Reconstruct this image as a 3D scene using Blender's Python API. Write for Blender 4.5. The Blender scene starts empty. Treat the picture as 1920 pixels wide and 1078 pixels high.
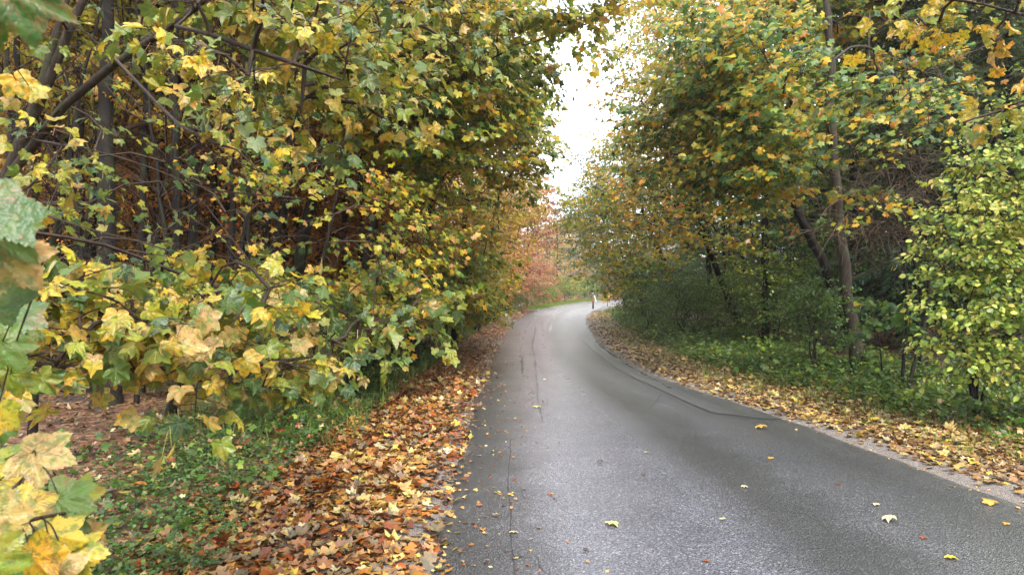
import bpy, math
import numpy as np
from mathutils import Vector

C = bpy.context.scene
COL = C.collection
R = math.radians

# ------------------------------------------------------------------ camera, sky, sun, exposure
CAM_H = 2.0
F = 1280.0                                   # focal length in photo pixels (24 mm on 36 mm)
cam = bpy.data.cameras.new('camera'); cam.lens = 24; cam.sensor_width = 36
cam.clip_start = 0.05; cam.clip_end = 2000
cam.dof.use_dof = True; cam.dof.focus_distance = 9.0; cam.dof.aperture_fstop = 6.3
camo = bpy.data.objects.new('camera', cam); COL.objects.link(camo)
camo.location = (0, 0, CAM_H); camo.rotation_euler = (R(90), 0, 0)
C.camera = camo

SUN_EL, SUN_AZ = 50.0, 160.0                  # azimuth clockwise from +Y
world = bpy.data.worlds.new('World'); C.world = world; world.use_nodes = True
nt = world.node_tree; nt.nodes.clear()
out = nt.nodes.new('ShaderNodeOutputWorld'); bg = nt.nodes.new('ShaderNodeBackground')
sky = nt.nodes.new('ShaderNodeTexSky'); sky.sky_type = 'NISHITA'; sky.sun_disc = False
sky.sun_elevation = R(SUN_EL); sky.sun_rotation = R(SUN_AZ)
sky.air_density = 1.0; sky.dust_density = 4.0
hs = nt.nodes.new('ShaderNodeHueSaturation'); hs.inputs['Saturation'].default_value = 0.10
mixc = nt.nodes.new('ShaderNodeMix'); mixc.data_type = 'RGBA'; mixc.inputs[0].default_value = 0.75
mixc.inputs[7].default_value = (10.7, 11.1, 12.2, 1)     # even cloud cover
nt.links.new(sky.outputs[0], hs.inputs['Color']); nt.links.new(hs.outputs[0], mixc.inputs[6])
nt.links.new(mixc.outputs[2], bg.inputs['Color']); bg.inputs['Strength'].default_value = 0.10
nt.links.new(bg.outputs[0], out.inputs['Surface'])

sl = bpy.data.lights.new('sun', 'SUN'); sl.energy = 1.5; sl.angle = R(14); sl.color = (1.0, 0.95, 0.88)
so = bpy.data.objects.new('sun', sl); COL.objects.link(so)
az, el = R(SUN_AZ), R(SUN_EL)
sd = Vector((math.sin(az)*math.cos(el), math.cos(az)*math.cos(el), math.sin(el)))
so.rotation_euler = sd.to_track_quat('Z', 'Y').to_euler(); so.location = sd*40

C.view_settings.view_transform = 'Standard'; C.view_settings.look = 'None'
C.view_settings.gamma = 1; C.view_settings.exposure = 1.85
C.render.engine = 'CYCLES'
C.cycles.max_bounces = 6; C.cycles.diffuse_bounces = 3; C.cycles.glossy_bounces = 2
C.cycles.transmission_bounces = 4; C.cycles.volume_bounces = 0; C.cycles.transparent_max_bounces = 4
C.cycles.caustics_reflective = False; C.cycles.caustics_refractive = False
C.cycles.sample_clamp_indirect = 6.0

def P(px, py, D):                             # a point seen at photo pixel px, py, D metres ahead
    return np.array([(px-960)/F*D, D, CAM_H-(py-539)/F*D])

# ------------------------------------------------------------------ helpers
def tag(o, label=None, cat=None, group=None, kind=None):
    if label: o['label'] = label
    if cat: o['category'] = cat
    if group: o['group'] = group
    if kind: o['kind'] = kind
    return o

def empty(name, loc=(0, 0, 0)):
    o = bpy.data.objects.new(name, None); COL.objects.link(o)
    o.location = tuple(float(v) for v in loc); o.empty_display_size = 0.2
    return o

def build(name, V, Fc, mat, parent=None, col=None, vein=None, smooth=True, attrs=None, loc=None):
    V = np.asarray(V, np.float32); Fc = np.asarray(Fc, np.int32)
    me = bpy.data.meshes.new(name)
    k = Fc.shape[1]; n = Fc.shape[0]
    me.vertices.add(len(V)); me.vertices.foreach_set('co', V.ravel())
    me.loops.add(n*k); me.loops.foreach_set('vertex_index', Fc.ravel())
    me.polygons.add(n); me.polygons.foreach_set('loop_start', np.arange(0, n*k, k, dtype=np.int32))
    me.polygons.foreach_set('loop_total', np.full(n, k, np.int32))
    me.update(calc_edges=True)
    me.polygons.foreach_set('use_smooth', np.full(n, smooth, bool))
    if col is not None:
        a = me.attributes.new('Col', 'FLOAT_COLOR', 'POINT')
        c4 = np.ones((len(V), 4), np.float32); c4[:, :3] = col; a.data.foreach_set('color', c4.ravel())
    if vein is not None:
        a = me.attributes.new('vein', 'FLOAT', 'POINT'); a.data.foreach_set('value', np.asarray(vein, np.float32))
    for kk, vv in (attrs or {}).items():
        a = me.attributes.new(kk, 'FLOAT', 'POINT'); a.data.foreach_set('value', np.asarray(vv, np.float32))
    me.materials.append(mat)
    o = bpy.data.objects.new(name, me); COL.objects.link(o)
    if parent is not None: o.parent = parent
    if loc is not None: o.location = tuple(float(v) for v in loc)
    return o

def dup(root, loc, rot=0, s=1.0, label=None, group=None):
    r = root.copy(); COL.objects.link(r)
    r.location = tuple(float(v) for v in loc); r.rotation_euler = (0, 0, rot)
    r.scale = (s, s, s) if np.isscalar(s) else s
    if label: r['label'] = label
    if group: r['group'] = group
    for ch in list(root.children):
        c = ch.copy(); COL.objects.link(c); c.parent = r
    return r

def nrm(a):
    a = np.asarray(a, float)
    return a/np.maximum(np.linalg.norm(a, axis=-1, keepdims=True), 1e-9)

class Tubes:
    def __init__(s): s.V, s.F, s.n = [], [], 0
    def add(s, pts, rad, k=6):
        pts = np.asarray(pts, float); rad = np.asarray(rad, float)*np.ones(len(pts))
        t = nrm(np.gradient(pts, axis=0))
        ref = np.array([0.31, 0.17, 0.93]) if abs(nrm(t.mean(0))[2]) < .9 else np.array([1., .1, 0])
        u = nrm(np.cross(t, ref)); v = np.cross(t, u)
        a = np.arange(k)/k*2*np.pi
        ring = pts[:, None] + rad[:, None, None]*(np.cos(a)[None, :, None]*u[:, None]+np.sin(a)[None, :, None]*v[:, None])
        m = len(pts)
        i = np.arange(m-1)[:, None]*k; j = np.arange(k)[None]; j2 = (j+1) % k
        q = np.stack([i+j, i+j2, i+k+j2, i+k+j], -1).reshape(-1, 4)+s.n
        s.V.append(ring.reshape(-1, 3)); s.F.append(q); s.n += m*k
    def make(s, name, mat, parent=None, loc=None):
        return build(name, np.concatenate(s.V), np.concatenate(s.F), mat, parent, loc=loc)

def smoothp(pts, n):                          # Catmull-Rom resample
    pts = np.asarray(pts, float)
    if len(pts) < 3: return pts[0]+(pts[-1]-pts[0])*np.linspace(0, 1, n)[:, None]
    p = np.vstack([2*pts[0]-pts[1], pts, 2*pts[-1]-pts[-2]])
    t = np.linspace(0, len(pts)-1-1e-6, n); i = t.astype(int); f = (t-i)[:, None]
    a, b, c, d = p[i], p[i+1], p[i+2], p[i+3]
    return .5*((2*b)+(-a+c)*f+(2*a-5*b+4*c-d)*f**2+(-a+3*b-3*c+d)*f**3)

def noise2(x, y, s=1.0, seed=0):              # cheap smooth pseudo noise, -1..1
    x = np.asarray(x)*s; y = np.asarray(y)*s
    v = (np.sin(x*1.7+y*.9+seed)+np.sin(x*-.8+y*2.3+1.3+seed*2)+np.sin(x*2.9-y*1.1+4.1+seed)*.6
         + np.sin(x*4.3+y*3.7+seed*3)*.35+np.sin(-x*5.1+y*6.3+2.2)*.25)
    return v/3.2

# ------------------------------------------------------------------ materials
def newmat(name):
    m = bpy.data.materials.new(name); m.use_nodes = True
    n = m.node_tree; n.nodes.clear()
    return m, n, n.nodes, n.links
def nd(N, t, **kw):
    o = N.new(t)
    for k, v in kw.items():
        setattr(o, k, v)
    return o
def ramp(N, pts):
    r = N.new('ShaderNodeValToRGB'); e = r.color_ramp.elements
    while len(e) < len(pts): e.new(.5)
    for el_, (p, c) in zip(e, pts):
        el_.position = p; el_.color = (c, c, c, 1) if np.isscalar(c) else (*c, 1)
    return r
def mixn(N, L, fac, a, b, bt='MIX'):
    m = N.new('ShaderNodeMix'); m.data_type = 'RGBA'; m.blend_type = bt
    for s, v in ((0, fac), (6, a), (7, b)):
        if isinstance(v, bpy.types.NodeSocket): L.new(v, m.inputs[s])
        elif np.isscalar(v): m.inputs[s].default_value = v
        else: m.inputs[s].default_value = (*v, 1)
    return m.outputs[2]

def leaf_mat(name, rough=.42, trans=.32, spots=.5, nscale=14, back=.35, spec=.42):
    m, n, N, L = newmat(name)
    at = nd(N, 'ShaderNodeAttribute', attribute_name='Col')
    ve = nd(N, 'ShaderNodeAttribute', attribute_name='vein')
    tc = nd(N, 'ShaderNodeTexCoord')
    no = nd(N, 'ShaderNodeTexNoise'); no.inputs['Scale'].default_value = nscale; no.inputs['Detail'].default_value = 4
    L.new(tc.outputs['Object'], no.inputs['Vector'])
    r1 = ramp(N, [(.42, 0), (.62, 1)]); L.new(no.outputs[0], r1.inputs[0])
    c = mixn(N, L, r1.outputs[0], at.outputs['Color'], (.72, 1.0, .75), 'MULTIPLY')
    if name.startswith('near'):
        nm_ = nd(N, 'ShaderNodeTexNoise'); nm_.inputs['Scale'].default_value = nscale*1.9; nm_.inputs['Detail'].default_value = 7; nm_.inputs['Roughness'].default_value = .65
        L.new(tc.outputs['Object'], nm_.inputs['Vector'])
        rm_ = ramp(N, [(.50, 0), (.58, .75)]); L.new(nm_.outputs[0], rm_.inputs[0]); c = mixn(N, L, rm_.outputs[0], c, (.085, .14, .022))
    n2 = nd(N, 'ShaderNodeTexNoise'); n2.inputs['Scale'].default_value = nscale*4.5; n2.inputs['Detail'].default_value = 5
    L.new(tc.outputs['Object'], n2.inputs['Vector'])
    r2 = ramp(N, [(.60, 0), (.68, spots)]); L.new(n2.outputs[0], r2.inputs[0])
    c = mixn(N, L, r2.outputs[0], c, (.16, .075, .025))
    rv = ramp(N, [(.93, 0), (.99, .5)]); L.new(ve.outputs['Fac'], rv.inputs[0])
    c = mixn(N, L, rv.outputs[0], c, (.42, .40, .16))
    if nscale > 18:
        sb = nd(N, 'ShaderNodeMath', operation='MULTIPLY_ADD'); sb.inputs[1].default_value = -1.6
        n3 = nd(N, 'ShaderNodeTexNoise'); n3.inputs['Scale'].default_value = nscale*.6; n3.inputs['Detail'].default_value = 5
        L.new(tc.outputs['Object'], n3.inputs['Vector'])
        L.new(ve.outputs['Fac'], sb.inputs[0]); L.new(n3.outputs[0], sb.inputs[2])
        r3 = ramp(N, [(.50, 0), (.60, .7)]); L.new(sb.outputs[0], r3.inputs[0])
        c = mixn(N, L, r3.outputs[0], c, (.20, .10, .035))
    ge = nd(N, 'ShaderNodeNewGeometry')
    bk = nd(N, 'ShaderNodeMath', operation='MULTIPLY'); bk.inputs[1].default_value = back
    L.new(ge.outputs['Backfacing'], bk.inputs[0])
    c = mixn(N, L, bk.outputs[0], c, (.30, .32, .20))
    b = nd(N, 'ShaderNodeBsdfPrincipled'); b.inputs['Roughness'].default_value = rough
    b.inputs['Specular IOR Level'].default_value = spec
    bu = nd(N, 'ShaderNodeBump'); bu.inputs['Strength'].default_value = .35; bu.inputs['Distance'].default_value = .01
    L.new(n2.outputs[0], bu.inputs['Height']); L.new(bu.outputs[0], b.inputs['Normal'])
    L.new(c, b.inputs['Base Color'])
    t = nd(N, 'ShaderNodeBsdfTranslucent')
    tcx = mixn(N, L, 1.0, c, (1.35, 1.3, .75), 'MULTIPLY'); L.new(tcx, t.inputs['Color'])
    mx = nd(N, 'ShaderNodeMixShader'); mx.inputs[0].default_value = trans
    L.new(b.outputs[0], mx.inputs[1]); L.new(t.outputs[0], mx.inputs[2])
    o = nd(N, 'ShaderNodeOutputMaterial'); L.new(mx.outputs[0], o.inputs[0])
    return m

def bark_mat(name, a, b_, moss=0.0, rough=.75):
    m, n, N, L = newmat(name)
    tc = nd(N, 'ShaderNodeTexCoord'); mp = nd(N, 'ShaderNodeMapping'); mp.inputs['Scale'].default_value = (9, 9, 2.2)
    L.new(tc.outputs['Object'], mp.inputs[0])
    no = nd(N, 'ShaderNodeTexNoise'); no.inputs['Scale'].default_value = 3; no.inputs['Detail'].default_value = 8; no.inputs['Roughness'].default_value = .65
    L.new(mp.outputs[0], no.inputs['Vector'])
    r = ramp(N, [(.35, a), (.65, b_)]); L.new(no.outputs[0], r.inputs[0])
    n2 = nd(N, 'ShaderNodeTexNoise'); n2.inputs['Scale'].default_value = 2.3; n2.inputs['Detail'].default_value = 5
    L.new(tc.outputs['Object'], n2.inputs['Vector'])
    r2 = ramp(N, [(.5, 0), (.66, moss)]); L.new(n2.outputs[0], r2.inputs[0])
    c = mixn(N, L, r2.outputs[0], r.outputs[0], (.06, .075, .03))
    b = nd(N, 'ShaderNodeBsdfPrincipled'); b.inputs['Roughness'].default_value = rough; b.inputs['Specular IOR Level'].default_value = .25
    bu = nd(N, 'ShaderNodeBump'); bu.inputs['Strength'].default_value = .9; bu.inputs['Distance'].default_value = .02
    L.new(no.outputs[0], bu.inputs['Height']); L.new(bu.outputs[0], b.inputs['Normal'])
    L.new(c, b.inputs['Base Color'])
    o = nd(N, 'ShaderNodeOutputMaterial'); L.new(b.outputs[0], o.inputs[0])
    return m

def plain(name, col, rough=.5):
    m, n, N, L = newmat(name)
    b = nd(N, 'ShaderNodeBsdfPrincipled'); b.inputs['Roughness'].default_value = rough
    no = nd(N, 'ShaderNodeTexNoise'); no.inputs['Scale'].default_value = 18; no.inputs['Detail'].default_value = 6
    tc = nd(N, 'ShaderNodeTexCoord'); L.new(tc.outputs['Object'], no.inputs['Vector'])
    r = ramp(N, [(.3, tuple(v*.7 for v in col)), (.6, col)]); L.new(no.outputs[0], r.inputs[0])
    L.new(r.outputs[0], b.inputs['Base Color'])
    o = nd(N, 'ShaderNodeOutputMaterial'); L.new(b.outputs[0], o.inputs[0])
    return m

M_LEAF = leaf_mat('wet_maple_leaf', rough=.34, trans=.47)
M_NEAR = leaf_mat('near_maple_leaf', rough=.30, trans=.3, spots=.6, nscale=22, back=.12)
M_FAR = leaf_mat('distant_leaf', rough=.45, trans=.47, spots=.2, nscale=9, back=.25)
M_LIT = leaf_mat('fallen_leaf', rough=.30, trans=.05, spots=.6, nscale=20, back=.25)
M_GREEN = leaf_mat('undergrowth_leaf', rough=.36, trans=.3, spots=.3, nscale=16, back=.08)
M_BARK = bark_mat('dark_wet_bark', (.005, .004, .003), (.020, .0155, .011), .25)
M_BARK2 = bark_mat('brown_bark', (.016, .012, .009), (.055, .04, .028), .35)
M_TWIG = bark_mat('twig_bark', (.02, .012, .009), (.055, .032, .022), .1, .5)
M_VINE = bark_mat('dead_vine_bark', (.05, .03, .022), (.17, .115, .08), .05)

# ------------------------------------------------------------------ leaf shapes  (x side, y to tip, z normal)
def pol(a, r): return (math.sin(R(a))*r, math.cos(R(a))*r)
def tmpl_near():
    V = [(0, 0, 0)]; ve = [1.0]; T = []
    tips = [(-112, .62), (-54, .90), (0, 1.0), (54, .90), (112, .62)]
    sin_ = [(-152, .30), (-80, .52), (-27, .64), (27, .64), (80, .52), (152, .30)]
    def add(a, r, v, dz=0):
        x, y = pol(a, r); V.append((x, y+.0, -.22*r*r+dz)); ve.append(v); return len(V)-1
    S = [add(a, r, 0, .05) for a, r in sin_]
    for i, (ta, tr) in enumerate(tips):
        Tp = add(ta, tr, .9); R1 = add(ta, tr*.36, 1.0, -.01); R2 = add(ta, tr*.70, 1.0, -.015)
        for side in (0, 1):
            si = S[i+side]; sa, sr = sin_[i+side]
            pts = []
            for t, b in ((.34, .075), (.47, -.005), (.70, .06)):
                pts.append(add(sa+(ta-sa)*t**1.35*.95, sr+(tr-sr)*t+b*tr, .0, .035))
            p1, p2, p3 = pts
            tri = [(0, si, R1), (si, p1, R1), (p1, R2, R1), (p1, p2, R2), (p2, p3, R2), (p3, Tp, R2)]
            T += tri if side == 1 else [(a, c, b) for a, b, c in tri]
    V = np.array(V); V[:, 1] += .0
    # make the winding face +z
    T = [t if np.cross(V[t[1]]-V[t[0]], V[t[2]]-V[t[0]])[2] > 0 else (t[0], t[2], t[1]) for t in T]
    return V, np.array(T), np.array(ve)
def tmpl_fan(outline, dro=.25, cz=0.0):
    V = [(0, 0.05, cz)]+[(x, y, -dro*(x*x+y*y)) for x, y in outline]
    T = [(0, i+1, i+2) for i in range(len(outline)-1)]
    V = np.array(V)
    T = [t if np.cross(V[t[1]]-V[t[0]], V[t[2]]-V[t[0]])[2] > 0 else (t[0], t[2], t[1]) for t in T]
    return V, np.array(T), np.zeros(len(V))
NEAR = tmpl_near()
def tmpl_hero(na=180, nr=13, side=True):
    tips = [(-112, .62), (-54, .90), (0, 1.0), (54, .90), (112, .62)]
    out_ = [(-180, .10), (-168, .28), (-154, .42), (-135, .58), (-114, .72), (-96, .62), (-81, .57), (-73, .70), (-64, .78), (-54, .93), (-45, .83), (-36, .78), (-27, .66), (-20, .77), (-13, .82), (-6, .93), (0, 1.0)]
    out_ = out_+[(-a, b) for a, b in out_[-2::-1]]
    oa, orr = np.array(out_).T
    th = np.linspace(-178, 178, na); rm = np.interp(th, oa, orr)*(1+.055*np.abs(((th*.135) % 1)-.5)*2-.03+.02*np.sin(th*.9))
    V, ve = [(0, 0, 0)], [1.0]
    for k in range(1, nr+1):
        for a, m in zip(th, rm):
            r_ = m*k/nr; x, y = pol(a, r_)
            j = min(range(5), key=lambda q: abs(a-tips[q][0])); da = R(a-tips[j][0])
            s_, t_ = r_*math.cos(da), abs(r_*math.sin(da))
            ph = ((s_-t_*.95)*8.5) % 1.0; sv = max(0, 1-min(ph, 1-ph)*2/.28) if s_ > 0 and side else 0
            rib = max(0., 1-t_/(.022*(1.25-r_))) if side else max(0., 1-t_/.16)
            V.append((x, y, -.20*r_*r_+.05*min(1, t_*6)*(k/nr)+.020*(1-sv)*min(1, t_*8)+.015*math.sin(a*.12+r_*9)))
            ve.append(max(rib, .945*sv*(t_ > .01)+.0) if k < nr else .0)
    T = [(0, 1+i, 2+i) for i in range(na-1)]
    for k in range(nr-1):
        b = 1+k*na
        for i in range(na-1): T += [(b+i, b+na+i, b+na+i+1), (b+i, b+na+i+1, b+i+1)]
    V = np.array(V)
    T = [t if np.cross(V[t[1]]-V[t[0]], V[t[2]]-V[t[0]])[2] > 0 else (t[0], t[2], t[1]) for t in T]
    return V, np.array(T), np.array(ve)
HERO = tmpl_hero()
NEAR = tmpl_hero(53, 3, False)
MID = tmpl_fan([pol(-150, .28), pol(-110, .70), pol(-80, .57), pol(-52, .92), pol(-37, .80), pol(-26, .66), pol(-11, .86), (0, 1.0), pol(11, .86), pol(26, .66), pol(37, .80), pol(52, .92), pol(80, .57), pol(110, .70), pol(150, .28)])
FARL = tmpl_fan([(-.2, -.1), (-.75, .45), (-.25, .5), (0, 1.), (.25, .5), (.75, .45), (.2, -.1)])
OVA = tmpl_fan([(0, 0), (-.26, .25), (-.30, .55), (0, 1.), (.30, .55), (.26, .25), (0, 0)], .18, .0)
OVF = tmpl_fan([(-.3, .15), (-.33, .55), (0, 1.), (.33, .55), (.3, .15)], .2)
def ova_near():
    ys = [0, .2, .45, .7, 1.0]; ws = [0, .24, .33, .25, 0]
    V, ve, T = [], [], []
    for y, w in zip(ys, ws):
        V += [(-w, y, .05-.15*y*y), (0, y, -.15*y*y-.01), (w, y, .05-.15*y*y)]; ve += [0, 1, 0]
    for i in range(4):
        a = i*3
        for (p, q) in ((a, a+1), (a+1, a+2)):
            T += [(p, q, q+3), (p, q+3, p+3)]
    return np.array(V), np.array(T), np.array(ve)
OVN = ova_near()
OVN = (OVN[0]*np.array([1, 1, 1]), OVN[1], OVN[2])
BLADE = (np.array([(-.02, 0, 0), (.02, 0, 0), (.015, .6, .0), (-.015, .6, 0), (0, 1, .0)]), np.array([(0, 1, 2), (0, 2, 3), (3, 2, 4)]), np.zeros(5))

def place(T, pos, ax, nm, sc, col, rng, curl=.5):
    """many leaves as one vertex array"""
    V, F_, ve = T; n = len(pos); m = len(V)
    ax = nrm(ax); nm = nrm(nm - (nm*ax).sum(-1, keepdims=True)*ax); bx = np.cross(ax, nm)
    z = 1+rng.normal(0, 1.0, n)*curl*1.6
    asym = 1+rng.normal(0, .10, n)
    fold = rng.normal(0.0, .35, n)*curl                       # lifts both halves like a gull wing
    lx = V[None, :, 0]*asym[:, None]; ly = V[None, :, 1]*np.ones((n, 1))
    lz = V[None, :, 2]*z[:, None]+np.abs(V[None, :, 0])*fold[:, None]+V[None, :, 0]*V[None, :, 1]*rng.normal(0, .35, n)[:, None]*curl
    s = sc[:, None, None]
    W = pos[:, None]+s*(lx[..., None]*bx[:, None]+ly[..., None]*ax[:, None]+lz[..., None]*nm[:, None])
    Fc = (F_[None]+(np.arange(n)*m)[:, None, None]).reshape(-1, 3)
    return W.reshape(-1, 3), Fc, np.repeat(col, m, 0), np.tile(ve, n)

def merge(parts):
    V, F_, Cc, ve, o = [], [], [], [], 0
    for a, b, c, d in parts:
        V.append(a); F_.append(b+o); Cc.append(c); ve.append(d); o += len(a)
    return np.concatenate(V), np.concatenate(F_), np.concatenate(Cc), np.concatenate(ve)

PAL = dict(
    maple=[(.028, .068, .022), (.07, .135, .027), (.15, .21, .03), (.32, .29, .032), (.52, .35, .03), (.58, .26, .025), (.40, .18, .08)],
    near=[(.024, .06, .018), (.05, .10, .022), (.11, .155, .025), (.24, .24, .03), (.46, .32, .03), (.58, .30, .03), (.46, .28, .10)],
    gold=[(.05, .11, .04), (.105, .175, .05), (.24, .28, .05), (.54, .37, .035), (.64, .32, .03), (.58, .20, .035)],
    beech=[(.13, .04, .018), (.32, .085, .025), (.52, .15, .03), (.60, .24, .04), (.50, .29, .04), (.22, .20, .03)],
    rust=[(.15, .045, .035), (.30, .075, .055), (.40, .13, .09), (.44, .20, .13), (.42, .26, .15)],
    orange=[(.28, .10, .03), (.48, .18, .03), (.55, .24, .05), (.50, .32, .08), (.30, .24, .06)],
    lime=[(.065, .115, .022), (.15, .21, .03), (.28, .32, .045), (.44, .41, .07), (.56, .42, .12)],
    dark=[(.025, .06, .018), (.045, .105, .022), (.07, .14, .028), (.12, .18, .035), (.24, .26, .05)],
    teal=[(.03, .065, .04), (.05, .10, .055), (.08, .13, .07), (.13, .18, .08), (.28, .26, .08)],
    litter=[(.05, .016, .01), (.15, .032, .012), (.31, .06, .016), (.42, .12, .022), (.50, .22, .035), (.52, .33, .12), (.60, .40, .05), (.58, .44, .28)],
    brown=[(.05, .022, .014), (.11, .045, .024), (.19, .085, .04), (.30, .16, .08), (.40, .26, .14)],
    pale=[(.12, .045, .02), (.30, .12, .045), (.46, .22, .09), (.55, .36, .19), (.56, .30, .06), (.60, .40, .06), (.30, .10, .03)],
)
def palc(name, u):
    p = np.array(PAL[name]); u = np.clip(u, 0, .9999)*(len(p)-1); i = u.astype(int); f = (u-i)[:, None]
    return p[i]*(1-f)+p[i+1]*f

# ------------------------------------------------------------------ tree generator
def grow(base, trunks, r0, ells, ns, rng, limbs=(), rise=.12, tipr=.0045, power=2.35, below=.5):
    """Skeleton: nodes and parents. trunks/limbs are world polylines. Returns paths, radii, spray points and directions."""
    base = np.asarray(base, float)
    Pn, par, paths = [], [], []
    istrunk = []
    def addpath(pts, parent, tr=False):
        idx = [parent] if parent >= 0 else []
        for p in pts:
            Pn.append(p); par.append(idx[-1] if idx else -1); istrunk.append(tr); idx.append(len(Pn)-1)
        paths.append(idx); return idx
    for t in trunks:
        t = np.asarray(t, float)-base
        ln = np.linalg.norm(np.diff(t, axis=0), axis=1).sum()
        pts = smoothp(t, max(6, int(ln/.35)))
        pts[1:-1] += rng.normal(0, .012*ln/8, (len(pts)-2, 3))
        if Pn and np.linalg.norm(np.array(Pn)-pts[0], axis=1).min() < 1.2:
            j = int(np.linalg.norm(np.array(Pn)-pts[0], axis=1).argmin()); addpath(pts[1:], j, True)
        else: addpath(pts, -1, True)
    for l in limbs:
        l = np.asarray(l, float)-base
        ln = np.linalg.norm(np.diff(l, axis=0), axis=1).sum()
        pts = smoothp(l, max(5, int(ln/.22))); pts[1:] += rng.normal(0, .008, (len(pts)-1, 3))+np.stack([np.sin(np.arange(1, len(pts))*.7+a_)*.022 for a_ in (0, 2, 4+len(pts))], 1)
        j = int(np.linalg.norm(np.array(Pn)-pts[0], axis=1).argmin())
        gap = np.linalg.norm(Pn[j]-pts[0])
        if gap > .3:
            k = int(gap/.3)+1
            f = np.linspace(0, 1, k+2)[1:-1, None]
            pts = np.vstack([Pn[j]+(pts[0]-Pn[j])*f+np.array([0, 0, -.12*gap])*np.sin(np.pi*f), pts])
        addpath(pts, j)
    w = np.array([(e[1][0]*e[1][1]*e[1][2])**(.72)*(e[2] if len(e) > 2 else 1) for e in ells]); w /= w.sum()
    S = []
    for e, c in zip(ells, rng.multinomial(ns, w)):
        d = nrm(rng.normal(size=(c, 3))); r = rng.random(c)**.42
        S.append(np.asarray(e[0])-base+d*r[:, None]*np.asarray(e[1]))
    S = np.concatenate(S)
    S = S[S[:, 2] > .25]
    A0 = np.array(Pn)
    dd = np.array([np.linalg.norm(A0-s, axis=1).min() for s in S])
    S = S[np.argsort(dd)]
    tips, dirs = [], []
    arr = np.zeros((len(Pn)+len(S)*14, 3)); n = len(Pn); arr[:n] = Pn
    tipidx = []
    for s in S:
        dv = s-arr[:n]; dl = np.linalg.norm(dv, axis=1)
        cost = dl*(1+below*np.clip(.35-dv[:, 2]/np.maximum(dl, .01), 0, 1.6))
        j = int(cost.argmin()); ln = dl[j]
        k = min(12, max(2, int(ln/.35)+1))
        f = np.linspace(0, 1, k+1)[1:, None]
        pts = arr[j]+(s-arr[j])*f+np.array([0, 0, rise*ln])*np.sin(np.pi*f)
        pts[:-1] += rng.normal(0, .035*ln/k+.004, (k-1, 3))
        ids = addpath(pts, j); arr[n:n+k] = pts; n += k
        tipidx.append(ids[-1])
        hd = (s-arr[j]) if ln > .15 else rng.normal(size=3); 
        dirs.append(hd)
    Pn = arr[:n]
    pr = np.zeros(n)
    for t in tipidx: pr[t] += tipr**power
    for i in range(n-1, -1, -1):
        pr[i] = max(pr[i], (tipr*.8)**power)
        if par[i] >= 0: pr[par[i]] += pr[i]
    rad = pr**(1/power)
    rt = rad[0]
    k = r0/max(rt, 1e-6)
    it = np.array(istrunk)
    # trunk is scaled so its foot has radius r0, thin wood keeps its own size
    rad = np.where(it, rad*k, rad*np.minimum(k, 1+(k-1)*np.clip((rad/rt)*1.5, 0, 1)))
    return Pn, par, paths, rad, it, S, nrm(np.array(dirs))

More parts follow.
